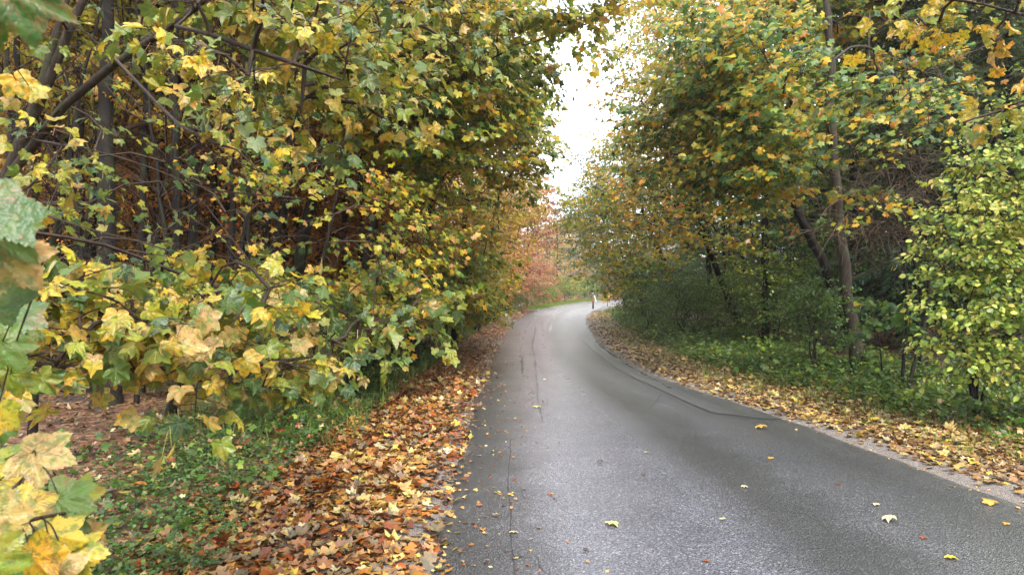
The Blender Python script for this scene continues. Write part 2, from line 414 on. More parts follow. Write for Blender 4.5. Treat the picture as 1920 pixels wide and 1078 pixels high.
def tree(name, label, cat, base, trunks, r0, ells, ns, nl, L, size, tm, pal, mu, seed, sig=.17, light=(0, 0, 1),
         bark=None, lmat=None, twigs=1, limbs=(), rise=.12, group=None, clump=.25, droop=.5, petiole=.5, spread=1.0,
         sides=8, flare=True, lim=None, tmul=None, keep=None, below=.5, tiltn=.55):
    rng = np.random.default_rng(seed)
    base = np.asarray(base, float)
    root = tag(empty(name, base), label, cat, group)
    Pn, par, paths, rad, it, S, D = grow(base, trunks, r0, ells, ns, rng, limbs, rise, below=below)
    tt, tb = Tubes(), Tubes(); tcount = 0
    for ids in paths:
        pts = Pn[ids]; r = rad[ids].copy()
        tr = it[ids[-1]]
        if par[ids[0]] < 0 and ids[0] == 0 or (tr and len(ids) > 4 and not it[ids[0]] is None and ids[0] == 0):
            pass
        if not tr:
            r[0] = min(r[0], r[1]*1.15)
            r = np.minimum(r, lim or max(.2*r0, .012))
        elif flare:
            h = pts[:, 2]-pts[0, 2]; r = r*(1+.45*np.exp(-np.maximum(h, 0)/.25)) if ids[0] == 0 else r
        if tr:
            q_ = np.linspace(0, 1, len(r)); tcount += 1; r = r0*(1-.72*q_)*(tmul[tcount-1] if tmul else (1 if tcount == 1 else .8))
            if flare and ids[0] == 0: r = r*(1+.5*np.exp(-np.maximum(pts[:, 2]-pts[0, 2], 0)/.22))
        k = sides if tr else (6 if r.max() > .02 else (4 if r.max() > .008 else 3))
        (tt if tr else tb).add(pts, r, k)
    # sprays
    n = len(S)
    D = D*np.array([1, 1, .45]); D = nrm(D+rng.normal(0, .25, D.shape)); D[:, 2] = np.clip(D[:, 2], -.35, .35); D = nrm(D)
    side = nrm(np.cross(D, [0, 0, 1])+rng.normal(0, .12, D.shape))
    if twigs:
        for s, d, sv in zip(S, D, side):
            q = np.linspace(-.15, .8, 4)[:, None]*L
            tb.add(s+d*q+np.array([0, 0, -.22])*(np.clip(q, 0, 9)**2)/L, np.linspace(.0045, .0015, 4)*min(1.3, L/.6+.3), 3)
            if twigs > 1:
                for a, sg in ((.05, 1), (.2, -1), (.38, 1), (.55, -1)):
                    p0 = s+d*a*L+np.array([0, 0, -.22*a*a*L]); ln = (.55-.4*a)*L
                    tb.add(np.array([p0, p0+(d*.6+sv*sg)*ln*.5+np.array([0, 0, .0]), p0+(d*.7+sv*sg)*ln+np.array([0, 0, -.12*ln])]), [.0028, .002, .0012], 3)
    K = n*nl
    si = np.repeat(np.arange(n), nl)
    t = rng.random(K)*1.05-.15; sg = rng.choice([-1., 1.], K); sf = rng.random(K)*(.62-.38*np.clip(t, 0, 1))*spread
    pos = S[si]+(D[si]*(t+.45*sf)[:, None]+side[si]*(sf*sg)[:, None])*L
    pos[:, 2] -= (.22*np.clip(t, 0, 2)**2+.2*sf**2)*L
    pos += rng.normal(0, .03*L, pos.shape)
    sc = size*np.clip(rng.normal(1, .24, K), .45, 1.5)
    ax = D[si]*.45+side[si]*(sg*.55)[:, None]+rng.normal(0, .38, (K, 3)); ax[:, 2] -= droop*(.3+rng.random(K))
    ax = nrm(ax)
    pet = nrm(ax*.6+rng.normal(0, .3, (K, 3))+np.array([0, 0, .1]))*(sc*petiole*(.6+rng.random(K)))[:, None]
    lp = pos+pet
    nm = np.array([0, 0, 1.])+np.asarray(light)*.75+rng.normal(0, tiltn, (K, 3))
    ok = lp[:, 2] > .03
    if keep is not None: ok &= keep(lp+base)
    ok &= np.linalg.norm(lp+base-np.array([0, 0, CAM_H]), axis=1) > 1.0
    h = mu+clump*noise2(S[:, 0]+S[:, 2]*.7, S[:, 1]-S[:, 2]*.5, 1.1, seed)+rng.normal(0, .08, n)
    u = h[si]+rng.normal(0, sig, K)
    col = palc(pal, u)*np.clip(rng.normal(1, .16, K), .6, 1.5)[:, None]
    parts = [place(tm, lp[ok], ax[ok], nm[ok], sc[ok], col[ok], rng, .95 if tm is NEAR else .6)]
    if petiole > .6 or tm is NEAR:
        a, b = pos[ok], lp[ok]; d_ = nrm(b-a); sdv = nrm(np.cross(d_, [0, .3, 1.]))*.0016
        V = np.stack([a-sdv, a+sdv, b+sdv*.7, b-sdv*.7], 1).reshape(-1, 3)
        q = (np.arange(len(a))*4)[:, None]
        Fp = np.concatenate([q+np.array([[0, 1, 2]]), q+np.array([[0, 2, 3]])])
        cc = np.repeat(np.where(rng.random((len(a), 1)) < .5, [[.40, .30, .10]], [[.35, .12, .06]]), 4, 0)
        parts.append((V, Fp, cc, np.zeros(len(V))))
    V, Fc, cc, ve = merge(parts)
    if tt.V: tt.make('trunk', bark or M_BARK, root)
    if tb.V: tb.make('branches', M_TWIG, root)
    build('crown', V, Fc, lmat or M_LEAF, root, col=cc, vein=ve)
    return root

# ------------------------------------------------------------------ road plan
LE = np.array([(-1.3, -14), (-.9, -6), (-.66, 0), (-.61, 4.75), (-.58, 6.1), (-.62, 7.6), (-.64, 10), (-.57, 15.9), (-.33, 26.7), (.25, 40), (1.74, 55.6), (4.1, 69), (7.6, 85), (11.4, 98), (16.5, 110), (28, 121), (60, 132), (140, 150)])
RE = np.array([(7.0, -14), (6.0, -6), (5.25, 0), (4.85, 4.75), (4.7, 6.3), (4.6, 7.4), (4.14, 10.7), (3.3, 15.4), (3.05, 22), (4.0, 36.6), (5.5, 50), (7.6, 62), (10.2, 74), (13.5, 86), (18, 98), (31, 112), (62, 124), (142, 142)])
NS = 420
LEs = smoothp(LE, NS); REs = smoothp(RE, NS)
def resamp(a, n):
    s = np.r_[0, np.cumsum(np.linalg.norm(np.diff(a, axis=0), axis=1))]
    # denser near the camera
    q = np.linspace(0, 1, n)**1.7*s[-1]
    return np.stack([np.interp(q, s, a[:, 0]), np.interp(q, s, a[:, 1])], 1)
LEs = resamp(LEs, NS); REs = resamp(REs, NS)
MIDs = (LEs+REs)/2; HALF = np.linalg.norm(REs-LEs, axis=1)/2
# unit normals from centre to the right
RN = nrm(REs-LEs)
def roadcoord(x, y):
    """signed distance beyond the road edge (negative on it) and side (+1 right)"""
    x = np.asarray(x, float).ravel(); y = np.asarray(y, float).ravel()
    out_d = np.empty(len(x)); side = np.empty(len(x))
    m = MIDs[::2]; hh = HALF[::2]; rn = RN[::2]
    tg = np.stack([-rn[:, 1], rn[:, 0]], 1)
    for a in range(0, len(x), 20000):
        dx = x[a:a+20000, None]-m[None, :, 0]; dy = y[a:a+20000, None]-m[None, :, 1]
        j = (dx*dx+dy*dy).argmin(1); r = np.arange(len(j))
        lat = dx[r, j]*rn[j, 0]+dy[r, j]*rn[j, 1]
        lon = dx[r, j]*tg[j, 0]+dy[r, j]*tg[j, 1]
        d = np.abs(lat); d = np.where(np.abs(lon) > 3, np.hypot(lat, lon), d)
        out_d[a:a+20000] = d-hh[j]; side[a:a+20000] = np.sign(lat)
    return out_d, side
def sst(a, b, v):
    t = np.clip((v-a)/(b-a), 0, 1); return t*t*(3-2*t)
def gz(x, y):
    x = np.asarray(x, float); sh = x.shape
    d, s = roadcoord(x, y); xf = x.ravel(); yf = np.asarray(y, float).ravel()
    z = -.05+.05*sst(-.25, .12, d)+.015*noise2(xf, yf, 3.1)*sst(.1, .6, d)
    z += sst(.6, 4, d)*(.05+.09*noise2(xf, yf, .55)+.03*noise2(xf, yf, 2.2, 3))
    z += np.where(s > 0, .5*sst(1.6, 5.5, d), .12*sst(2.5, 6, d))
    z += .9*sst(12, 60, d)*(.5+.5*noise2(xf, yf, .06, 5))
    return z.reshape(sh)

# ------------------------------------------------------------------ ground
def mk_ground():
    m, n, N, L = newmat('forest_floor')
    tc = nd(N, 'ShaderNodeTexCoord')
    de = nd(N, 'ShaderNodeAttribute', attribute_name='dedge')
    def noi(s, det=6, ro=.6):
        q = nd(N, 'ShaderNodeTexNoise'); q.inputs['Scale'].default_value = s; q.inputs['Detail'].default_value = det; q.inputs['Roughness'].default_value = ro
        L.new(tc.outputs['Object'], q.inputs['Vector']); return q
    vo = nd(N, 'ShaderNodeTexVoronoi'); vo.inputs['Scale'].default_value = 17; vo.inputs['Randomness'].default_value = 1
    nw = noi(9, 3); mxv = nd(N, 'ShaderNodeVectorMath', operation='MULTIPLY_ADD'); mxv.inputs[1].default_value = (.12, .12, .12)
    L.new(nw.outputs['Color'], mxv.inputs[0]); L.new(tc.outputs['Object'], mxv.inputs[2]); L.new(mxv.outputs[0], vo.inputs['Vector'])
    sp = nd(N, 'ShaderNodeSeparateColor'); L.new(vo.outputs['Color'], sp.inputs[0])
    rl = ramp(N, [(0, (.03, .014, .009)), (.3, (.10, .035, .018)), (.55, (.19, .075, .03)), (.8, (.27, .14, .06)), (1, (.36, .22, .10))])
    L.new(sp.outputs[0], rl.inputs[0])
    soil = ramp(N, [(.3, (.018, .012, .008)), (.7, (.06, .04, .026))]); L.new(noi(6, 8).outputs[0], soil.inputs[0])
    f1 = ramp(N, [(.38, 0), (.5, 1)]); L.new(noi(1.3, 6).outputs[0], f1.inputs[0])
    c = mixn(N, L, f1.outputs[0], soil.outputs[0], rl.outputs[0])
    # gravelly shoulder
    v2 = nd(N, 'ShaderNodeTexVoronoi'); v2.inputs['Scale'].default_value = 75; L.new(tc.outputs['Object'], v2.inputs['Vector'])
    s2 = nd(N, 'ShaderNodeSeparateColor'); L.new(v2.outputs['Color'], s2.inputs[0])
    gr = ramp(N, [(0, (.11, .095, .085)), (.6, (.22, .19, .17)), (1, (.40, .36, .33))]); L.new(s2.outputs[1], gr.inputs[0])
    gl = mixn(N, L, noi(3, 6).outputs[0], gr.outputs[0], (.20, .165, .14))
    add = nd(N, 'ShaderNodeMath', operation='MULTIPLY_ADD'); add.inputs[1].default_value = .7; L.new(noi(2.2, 7, .7).outputs[0], add.inputs[0]); L.new(de.outputs['Fac'], add.inputs[2])
    gm = ramp(N, [(.60, 0), (.95, 1)]); L.new(add.outputs[0], gm.inputs[0])
    c = mixn(N, L, gm.outputs[0], gl, c)
    b = nd(N, 'ShaderNodeBsdfPrincipled'); b.inputs['Roughness'].default_value = .62
    bu = nd(N, 'ShaderNodeBump'); bu.inputs['Strength'].default_value = .8; bu.inputs['Distance'].default_value = .03
    L.new(v2.outputs['Distance'], bu.inputs['Height']); L.new(bu.outputs[0], b.inputs['Normal'])
    L.new(c, b.inputs['Base Color'])
    o = nd(N, 'ShaderNodeOutputMaterial'); L.new(b.outputs[0], o.inputs[0])
    xs = np.unique(np.concatenate([-np.geomspace(14, 700, 40), np.arange(-14, 14, .22), np.arange(14, 40, 1.), np.geomspace(40, 700, 22)]))
    ys = np.unique(np.concatenate([-np.geomspace(2, 300, 16), np.arange(-2, 34, .25), np.arange(34, 130, 1.), np.geomspace(130, 1200, 24)]))
    X, Y = np.meshgrid(xs, ys, indexing='ij')
    Z = gz(X, Y)
    d, _ = roadcoord(X, Y)
    nx, ny = X.shape
    i = np.arange(nx-1)[:, None]*ny+np.arange(ny-1)[None]
    Fq = np.stack([i, i+ny, i+ny+1, i+1], -1).reshape(-1, 4)
    o = build('ground', np.stack([X, Y, Z], -1).reshape(-1, 3), Fq, m, attrs={'dedge': d})
    tag(o, 'brown forest floor and gravelly verge on both sides of the road', None, kind='structure')
mk_ground()

# ------------------------------------------------------------------ road
def asphalt(name, base_a=(.018, .018, .020), base_b=(.052, .051, .055), rlo=.27, rhi=.38, band=True):
    m, n, N, L = newmat(name)
    tc = nd(N, 'ShaderNodeTexCoord'); u = nd(N, 'ShaderNodeAttribute', attribute_name='u')
    v = nd(N, 'ShaderNodeTexVoronoi'); v.inputs['Scale'].default_value = 82; L.new(tc.outputs['Object'], v.inputs['Vector'])
    sp = nd(N, 'ShaderNodeSeparateColor'); L.new(v.outputs['Color'], sp.inputs[0])
    big = nd(N, 'ShaderNodeTexNoise'); big.inputs['Scale'].default_value = 1.1; big.inputs['Detail'].default_value = 8; big.inputs['Roughness'].default_value = .6
    L.new(tc.outputs['Object'], big.inputs['Vector'])
    st = ramp(N, [(0, base_a), (.7, base_b), (.93, tuple(x*1.6 for x in base_b)), (1, (.15, .147, .145))]); L.new(sp.outputs[0], st.inputs[0])
    sh = ramp(N, [(.3, (.75, .76, .78)), (.7, (1.2, 1.2, 1.2))]); L.new(big.outputs[0], sh.inputs[0])
    c = mixn(N, L, 1.0, st.outputs[0], sh.outputs[0], 'MULTIPLY')
    lane = None
    b = nd(N, 'ShaderNodeBsdfPrincipled')
    b.inputs['Specular IOR Level'].default_value = .8
    b.inputs['Coat Weight'].default_value = .6; b.inputs['Coat Roughness'].default_value = .28; b.inputs['Coat IOR'].default_value = 1.4
    # roughness: traffic-polished, wetter band along the running lane
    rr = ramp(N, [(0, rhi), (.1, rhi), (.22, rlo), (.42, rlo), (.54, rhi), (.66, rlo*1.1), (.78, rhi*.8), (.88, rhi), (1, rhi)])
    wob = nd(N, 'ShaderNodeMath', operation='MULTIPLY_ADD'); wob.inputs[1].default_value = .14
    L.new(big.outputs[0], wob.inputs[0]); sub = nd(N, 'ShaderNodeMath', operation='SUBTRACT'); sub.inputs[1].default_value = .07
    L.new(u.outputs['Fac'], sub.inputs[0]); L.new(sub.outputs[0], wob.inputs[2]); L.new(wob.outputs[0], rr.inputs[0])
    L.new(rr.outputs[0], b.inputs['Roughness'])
    ln = ramp(N, [(0, (.85, .85, .84)), (.08, (1.0, 1.0, 1.0)), (.20, (2.1, 2.1, 2.3)), (.42, (2.1, 2.1, 2.3)), (.53, (.6, .6, .58)), (.59, (.66, .66, .64)), (.68, (1.45, 1.45, 1.5)), (.75, (1.3, 1.3, 1.32)), (.86, (.75, .75, .73)), (1, (1.0, 1.0, .98))]); L.new(wob.outputs[0], ln.inputs[0])  # lane tint: worn paler aggregate, with the broad sky sheen painted into the colour
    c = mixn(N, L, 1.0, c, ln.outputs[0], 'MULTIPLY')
    fine = nd(N, 'ShaderNodeTexNoise'); fine.inputs['Scale'].default_value = 60; fine.inputs['Detail'].default_value = 3
    L.new(tc.outputs['Object'], fine.inputs['Vector'])
    hm = nd(N, 'ShaderNodeMath', operation='ADD'); L.new(v.outputs['Distance'], hm.inputs[0]); L.new(fine.outputs[0], hm.inputs[1])
    bu = nd(N, 'ShaderNodeBump'); bu.inputs['Distance'].default_value = .011
    bs = ramp(N, [(0, 1), (.3, .8), (.5, .8), (.68, 1), (1, 1)]); L.new(wob.outputs[0], bs.inputs[0]); L.new(bs.outputs[0], bu.inputs['Strength'])
    L.new(hm.outputs[0], bu.inputs['Height']); L.new(bu.outputs[0], b.inputs['Normal'])
    L.new(c, b.inputs['Base Color'])
    o = nd(N, 'ShaderNodeOutputMaterial'); L.new(b.outputs[0], o.inputs[0])
    return m
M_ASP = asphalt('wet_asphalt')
def roadz(u):
    return .005+.035*(1-(2*u-1)**2)
def mk_road():
    k = 33; uu = np.linspace(0, 1, k)
    rng = np.random.default_rng(3)
    wl = .05*noise2(LEs[:, 1], LEs[:, 0], 2.3, 1)+.03*rng.normal(size=NS); wr = .05*noise2(REs[:, 1], REs[:, 0], 2.0, 4)+.03*rng.normal(size=NS)
    A = LEs-RN*wl[:, None]; B = REs+RN*wr[:, None]
    XY = A[:, None]*(1-uu)[None, :, None]+B[:, None]*uu[None, :, None]
    Z = np.tile(roadz(uu), (NS, 1))+.006*noise2(XY[..., 0], XY[..., 1], 1.5)
    V = np.concatenate([XY, Z[..., None]], -1)
    # short skirt at both edges so the slab has thickness
    V[:, 0, 2] -= .03; V[:, -1, 2] -= .03
    i = np.arange(NS-1)[:, None]*k+np.arange(k-1)[None]
    Fq = np.stack([i, i+1, i+k+1, i+k], -1).reshape(-1, 4)
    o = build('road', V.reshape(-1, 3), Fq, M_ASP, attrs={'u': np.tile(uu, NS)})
    return tag(o, 'narrow wet asphalt road curving away to the right between the trees', None, kind='structure')
ROAD = mk_road()
def rz(x, y):
    d, s = roadcoord([x], [y])
    j = int(((MIDs-np.array([x, y]))**2).sum(1).argmin())
    uc = .5+np.dot(np.array([x, y])-MIDs[j], RN[j])/(2*HALF[j])
    return float(roadz(np.clip(uc, 0, 1))+.006*noise2(x, y, 1.5))
def gp(px, py):                               # photo pixel -> point on the road plane
    D = (CAM_H-.03)*F/(py-539); return np.array([(px-960)/F*D, D])
def strip(name, pix, w, mat, lift=.004, jag=.5, n=60, seed=0):
    rng = np.random.default_rng(seed)
    pts = smoothp(np.array([gp(*p) for p in pix]), n)
    t = nrm(np.gradient(pts, axis=0)); nn = np.stack([t[:, 1], -t[:, 0]], 1)
    ww = np.asarray(w)*(1+jag*rng.normal(size=n))/2; ww = np.clip(ww, .002, None)*np.ones(n)
    off = np.cumsum(rng.normal(0, jag*.004, n))[:, None]*nn
    pts = pts+off
    a, b = pts-nn*ww[:, None], pts+nn*ww[:, None]
    V = np.zeros((n, 2, 3)); V[:, 0, :2] = a; V[:, 1, :2] = b
    V[..., 2] = np.array([[rz(*p[:2]) for p in r] for r in V])+lift
    i = np.arange(n-1)*2
    return build(name, V.reshape(-1, 3), np.stack([i, i+1, i+3, i+2], 1), mat, ROAD, smooth=False)
M_CRACK = plain('wet_crack', (.03, .03, .031), .4)
M_CRACK2 = plain('mossy_crack', (.02, .024, .012), .6)
M_PAINT = plain('worn_white_paint', (.36, .36, .36), .5)
strip('asphalt_seam', [(1005, 614), (999, 640), (998, 655), (1002, 668), (1005, 700), (1007, 740), (1012, 765), (1017, 790)], np.linspace(.05, .005, 60)*(1+.6*np.sin(np.arange(60)*.9)), M_CRACK, seed=1)
strip('asphalt_seam', [(948, 666), (965, 667), (982, 666), (1001, 665)], .05, M_CRACK, seed=2)
strip('asphalt_seam', [(978, 668), (978, 682), (979, 697)], .04, M_CRACK, seed=3)
strip('asphalt_seam', [(957, 822), (958, 860), (956, 905), (961, 950), (964, 1000), (973, 1078), (985, 1150)], .007, M_CRACK, seed=4, n=110)
strip('asphalt_seam', [(940, 821), (958, 822), (990, 820), (1012, 822)], .007, M_CRACK, seed=5)
strip('asphalt_seam', [(1118, 640), (1140, 657), (1168, 678), (1205, 700), (1255, 728)], np.abs(np.sin(np.linspace(0, 14, 60)))*.08+.01, M_CRACK2, seed=6)
rc = np.random.default_rng(8)
for q in range(16):
    x0, y0 = [(1003, 690), (1006, 735), (958, 880), (960, 960), (975, 690), (1000, 645), (957, 840), (1150, 690), (1190, 712), (968, 1040), (1010, 770), (930, 740), (920, 800), (1240, 738), (995, 665), (950, 910)][q]
    dx = rc.choice([-1, 1]); k_ = (y0-539)/140
    pp = [(x0, y0)]
    for _ in range(5): pp.append((pp[-1][0]+dx*rc.random()*9*k_, pp[-1][1]+(rc.random()-.35)*9*k_))
    strip('hairline_crack', pp, np.linspace(.006, .0015, 24), M_CRACK, .004, .8, 24, 50+q)
# overlaid strip of newer asphalt along the right edge
def patch():
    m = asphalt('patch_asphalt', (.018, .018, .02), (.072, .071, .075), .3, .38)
    pix = [(1088, 632), (1106, 650), (1135, 674), (1170, 698), (1225, 724), (1280, 750), (1335, 773)]
    a = smoothp(np.array([gp(*p) for p in pix]), 50)
    b = []
    for p in a:
        j = int(((MIDs-p)**2).sum(1).argmin()); b.append(REs[j]-RN[j]*.12)
    b = np.array(b); e = gp(1410, 775)
    b[-1] = b[-1]*.0+np.array([min(e[0], b[-1][0]), b[-1][1]])
    k = 8; uu = np.linspace(0, 1, k)
    V = np.zeros((50, k, 3)); V[..., :2] = a[:, None]*(1-uu)[None, :, None]+b[:, None]*uu[None, :, None]
    V[..., 2] = np.array([[rz(*p[:2]) for p in r] for r in V])+.004
    i = np.arange(49)[:, None]*k+np.arange(k-1)[None]
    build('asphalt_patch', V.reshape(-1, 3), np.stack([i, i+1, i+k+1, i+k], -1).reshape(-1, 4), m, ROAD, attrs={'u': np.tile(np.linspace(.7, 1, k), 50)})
    strip('patch_edge', pix, np.clip(.006+.012*np.sin(np.arange(60)*1.1)*np.sin(np.arange(60)*.37), .002, 1), M_CRACK, .008, jag=.6, seed=8)
    strip('patch_edge', [(1335, 773), (1362, 777), (1385, 774), (1405, 775)], .006, M_CRACK, .008, seed=9)
patch()
strip('centre_line', [(1034, 607), (1033, 613), (1031, 622)], .07, M_PAINT, .005, .05, 12)
strip('centre_line', [(1040, 594), (1038, 599)], .07, M_PAINT, .005, .05, 8)
strip('centre_line', [(1071, 584), (1067, 590), (1062, 599)], .07, M_PAINT, .005, .05, 8)

# ------------------------------------------------------------------ litter, ground cover
def scatter(n, x0, x1, y0, y1, rng, ypow=1.0):
    y = y0+(y1-y0)*rng.random(n)**ypow; x = x0+(x1-x0)*rng.random(n)
    return x, y
def along(n, side, d0, d1, y0, y1, rng, pw=1.6):
    """points at distance d0..d1 beyond a road edge; denser towards the camera"""
    E = LEs if side < 0 else REs
    q = np.where((E[:, 1] > y0) & (E[:, 1] < y1))[0]
    t = q[0]+(q[-1]-q[0])*rng.random(n)**pw
    i = np.clip(t.astype(int), 0, NS-2); f = (t-i)[:, None]
    p = E[i]*(1-f)+E[i+1]*f
    d = d0+(d1-d0)*rng.random(n)
    p = p+side*RN[i]*d[:, None]
    return p[:, 0], p[:, 1], d
def litter(name, label, x, y, size, tm, pal, mu, sig, rng, lift=.012, tilt=.28, z=None, mat=None, br=1.0):
    n = len(x)
    z = (gz(x, y) if z is None else z)+lift*rng.random(n)+.006
    a = rng.random(n)*2*np.pi
    ax = np.stack([np.cos(a), np.sin(a), rng.normal(0, tilt*.6, n)], 1)
    nm = np.stack([rng.normal(0, tilt, n), rng.normal(0, tilt, n), np.where(rng.random(n) < .35, -1, 1)], 1)
    u = mu+.22*noise2(x, y, 1.4, 2)+rng.normal(0, sig, n)
    col = palc(pal, u)*np.clip(rng.normal(1, .2, n), .5, 1.5)[:, None]*br
    sc = size*np.clip(rng.normal(1, .28, n), .4, 1.7)
    V, Fc, cc, ve = place(tm, np.stack([x, y, z], 1), ax, nm, sc, col, rng, .75)
    g = gz(V[:, 0], V[:, 1]) if lift > .001 else None
    if g is not None: V[:, 2] = np.maximum(V[:, 2], g+.003)
    o = build(name, V, Fc, mat or M_LIT, col=cc, vein=ve)
    return tag(o, label, 'leaf litter', kind='stuff')

rng = np.random.default_rng(11)
# left verge: thick wet red-brown litter, thinning onto the road edge
def edge_keep(x, y, d, dmax, soft, rng):
    w = dmax+.45*noise2(x, y, .8, 7)
    return d+rng.normal(0, soft, len(d)) < w
x, y, d = along(46000, -1, -.12, 2.7, 2.5, 60, rng, 1.15)
k = edge_keep(x, y, d, 2.0, .25, rng) & (rng.random(len(d)) < .25+.75*sst(-.1, .55, d+.2*noise2(x, y, 1.7, 9)))
x, y = x[k], y[k]
litter('leaf_litter', 'wet red and brown fallen leaves covering the left verge', x, y, .047, MID, 'litter', .23, .25, rng, .03, .2)
x, y, d = along(13000, -1, -.3, 2.2, 3, 16, rng, 1.0)
k = edge_keep(x, y, d, 1.9, .2, rng) & (rng.random(len(d)) < .08+.92*sst(-.2, .7, d+.3*noise2(x, y, 1.7, 9)))
litter('leaf_litter', 'larger yellow and tan maple leaves scattered over the left verge nearest the camera', x[k][::2], y[k][::2], .07, MID, 'litter', .40, .3, rng, .05, .4)
# right verge: pale tan and yellow leaves
x, y, d = along(34000, 1, .12, 3.6, 3, 60, rng, 1.15)
k = edge_keep(x, y, d, 2.7, .35, rng) & (rng.random(len(d)) < .05+.95*sst(.02, .42, d+.3*noise2(x, y, 1.3, 3)))
litter('leaf_litter', 'pale tan fallen leaves covering the right verge', x[k], y[k], .055, MID, 'pale', .30, .26, rng, .03, br=.8)
x, y, d = along(900, 1, .25, 3.0, 4, 20, rng, 1.1)
litter('leaf_litter', 'bright yellow maple leaves on the right verge nearest the camera', x, y, .075, MID, 'pale', .72, .14, rng, .04, .4)
# forest floor left and right
x, y = scatter(22000, -16, -2.5, 4, 40, rng, 1.3)
litter('leaf_litter', 'dull brown leaves over the floor of the left wood', x, y, .065, FARL, 'brown', .4, .25, rng, .03)
x, y = scatter(9000, 6.5, 18, 5, 40, rng, 1.3)
litter('leaf_litter', 'dull brown leaves over the floor of the right wood', x, y, .065, FARL, 'brown', .42, .25, rng, .03)

def cover(name, label, cat, x, y, hgt, size, tm, pal, mu, rng, nl=9, mat=None, stems=True, rad=.12, sig=.2):
    """low leafy plants: each spot carries nl leaves on a short stem"""
    n = len(x); h = hgt*np.clip(rng.normal(1, .4, n), .25, 2.2)
    z0 = gz(x, y); i = np.repeat(np.arange(n), nl)
    f = rng.random(n*nl)**.6; a = rng.random(n*nl)*2*np.pi; r = rad*rng.random(n*nl)**.5*(.4+f)
    lean = rng.normal(0, .3, (n, 2))[i]*h[i][:, None]*f[:, None]
    pos = np.stack([x[i]+np.cos(a)*r*.5+lean[:, 0], y[i]+np.sin(a)*r*.5+lean[:, 1], z0[i]+h[i]*f], 1)
    ax = np.stack([np.cos(a), np.sin(a), rng.normal(.1, .4, n*nl)], 1)
    nm = np.array([0, -.25, 1.])+rng.normal(0, .45, (n*nl, 3))
    u = mu+.2*noise2(pos[:, 0], pos[:, 1], 1.2, 1)+rng.normal(0, sig, n*nl)
    col = palc(pal, u)*np.clip(rng.normal(1, .2, n*nl), .5, 1.6)[:, None]
    parts = [place(tm, pos, ax, nm, size*np.clip(rng.normal(1, .3, n*nl), .4, 1.8), col, rng)]
    if stems:
        b = np.stack([x, y, z0-.01], 1); t = b+np.stack([rng.normal(0, .3, n)*h, rng.normal(0, .3, n)*h, h], 1); w = np.array([.002, 0, 0])
        V = np.stack([b-w, b+w, t], 1).reshape(-1, 3); Fp = np.arange(n*3).reshape(-1, 3)
        parts.append((V, Fp, np.tile([.06, .07, .03], (n*3, 1)), np.zeros(n*3)))
    V, Fc, cc, ve = merge(parts)
    return tag(build(name, V, Fc, mat or M_GREEN, col=cc, vein=ve), label, cat, kind='stuff')
def blades(name, label, x, y, hgt, pal, mu, rng, nb=6):
    n = len(x)*nb; i = np.repeat(np.arange(len(x)), nb)
    px, py = x[i]+rng.normal(0, .03, n), y[i]+rng.normal(0, .03, n)
    a = rng.random(n)*2*np.pi; l = np.abs(rng.normal(.0, .45, n))
    h = hgt*np.clip(rng.normal(1, .35, n), .3, 2)
    ax = np.stack([np.cos(a)*l, np.sin(a)*l, np.ones(n)], 1); nm = np.stack([-np.sin(a), np.cos(a), .2*np.ones(n)], 1)
    nm = np.stack([rng.normal(0, .5, n), -np.ones(n), .3*np.ones(n)], 1)
    T = (BLADE[0]*np.array([1.1, 1, 1]), BLADE[1], BLADE[2])
    col = palc(pal, mu+rng.normal(0, .2, n))
    V, Fc, cc, ve = place(T, np.stack([px, py, gz(px, py)-.01], 1), ax, nm, h, col, rng, .3)
    return tag(build(name, V, Fc, M_GREEN, col=cc, vein=ve), label, 'grass', kind='stuff')

x, y, d = along(15000, -1, 1.5, 5.2, 2.2, 55, rng, 1.1)
w = noise2(x, y, .9, 5)
k = (d > 1.75+.35*w) & (d < 4.0+.6*w+rng.normal(0, .3, len(d))) & (rng.random(len(d)) < .45+.9*sst(-.5, .35, noise2(x, y, 2.1, 12)))
cover('ground_cover', 'low dark green leafy plants along the left edge of the wood', 'ground cover', x[k], y[k], .13, .036, OVN, 'dark', .34, rng, 10)
x, y, d = along(2600, -1, 1.5, 4.6, 8, 60, rng, 1.0)
blades('grass', 'thin green grass along the left verge below the maples', x, y, .19, 'dark', .7, rng)
x, y, d = along(22000, 1, .7, 6.4, 5, 60, rng, 1.05)
w = noise2(x, y, .9, 8)
k = (d < 5.0) & (d > 2.35+.5*w+np.abs(rng.normal(0, .35, len(d)))*rng.choice([-1, 1], len(d), p=[.6, .4])) & (d < 6.4)
cover('ground_cover', 'low bright green leafy plants along the right edge of the wood', 'ground cover', x[k], y[k], .2, .055, OVN, 'dark', .55, rng, 8)
x, y, d = along(1500, 1, .9, 3.2, 8, 70, rng, 1.0)
blades('grass', 'thin green grass tufts along the right verge', x, y, .13, 'dark', .8, rng)
x, y, d = along(3500, -1, .3, 3.2, 60, 118, rng, 1.0)
blades('grass', 'pale green grass on the far verge outside the bend', x, y, .22, 'dark', .8, rng, 5)

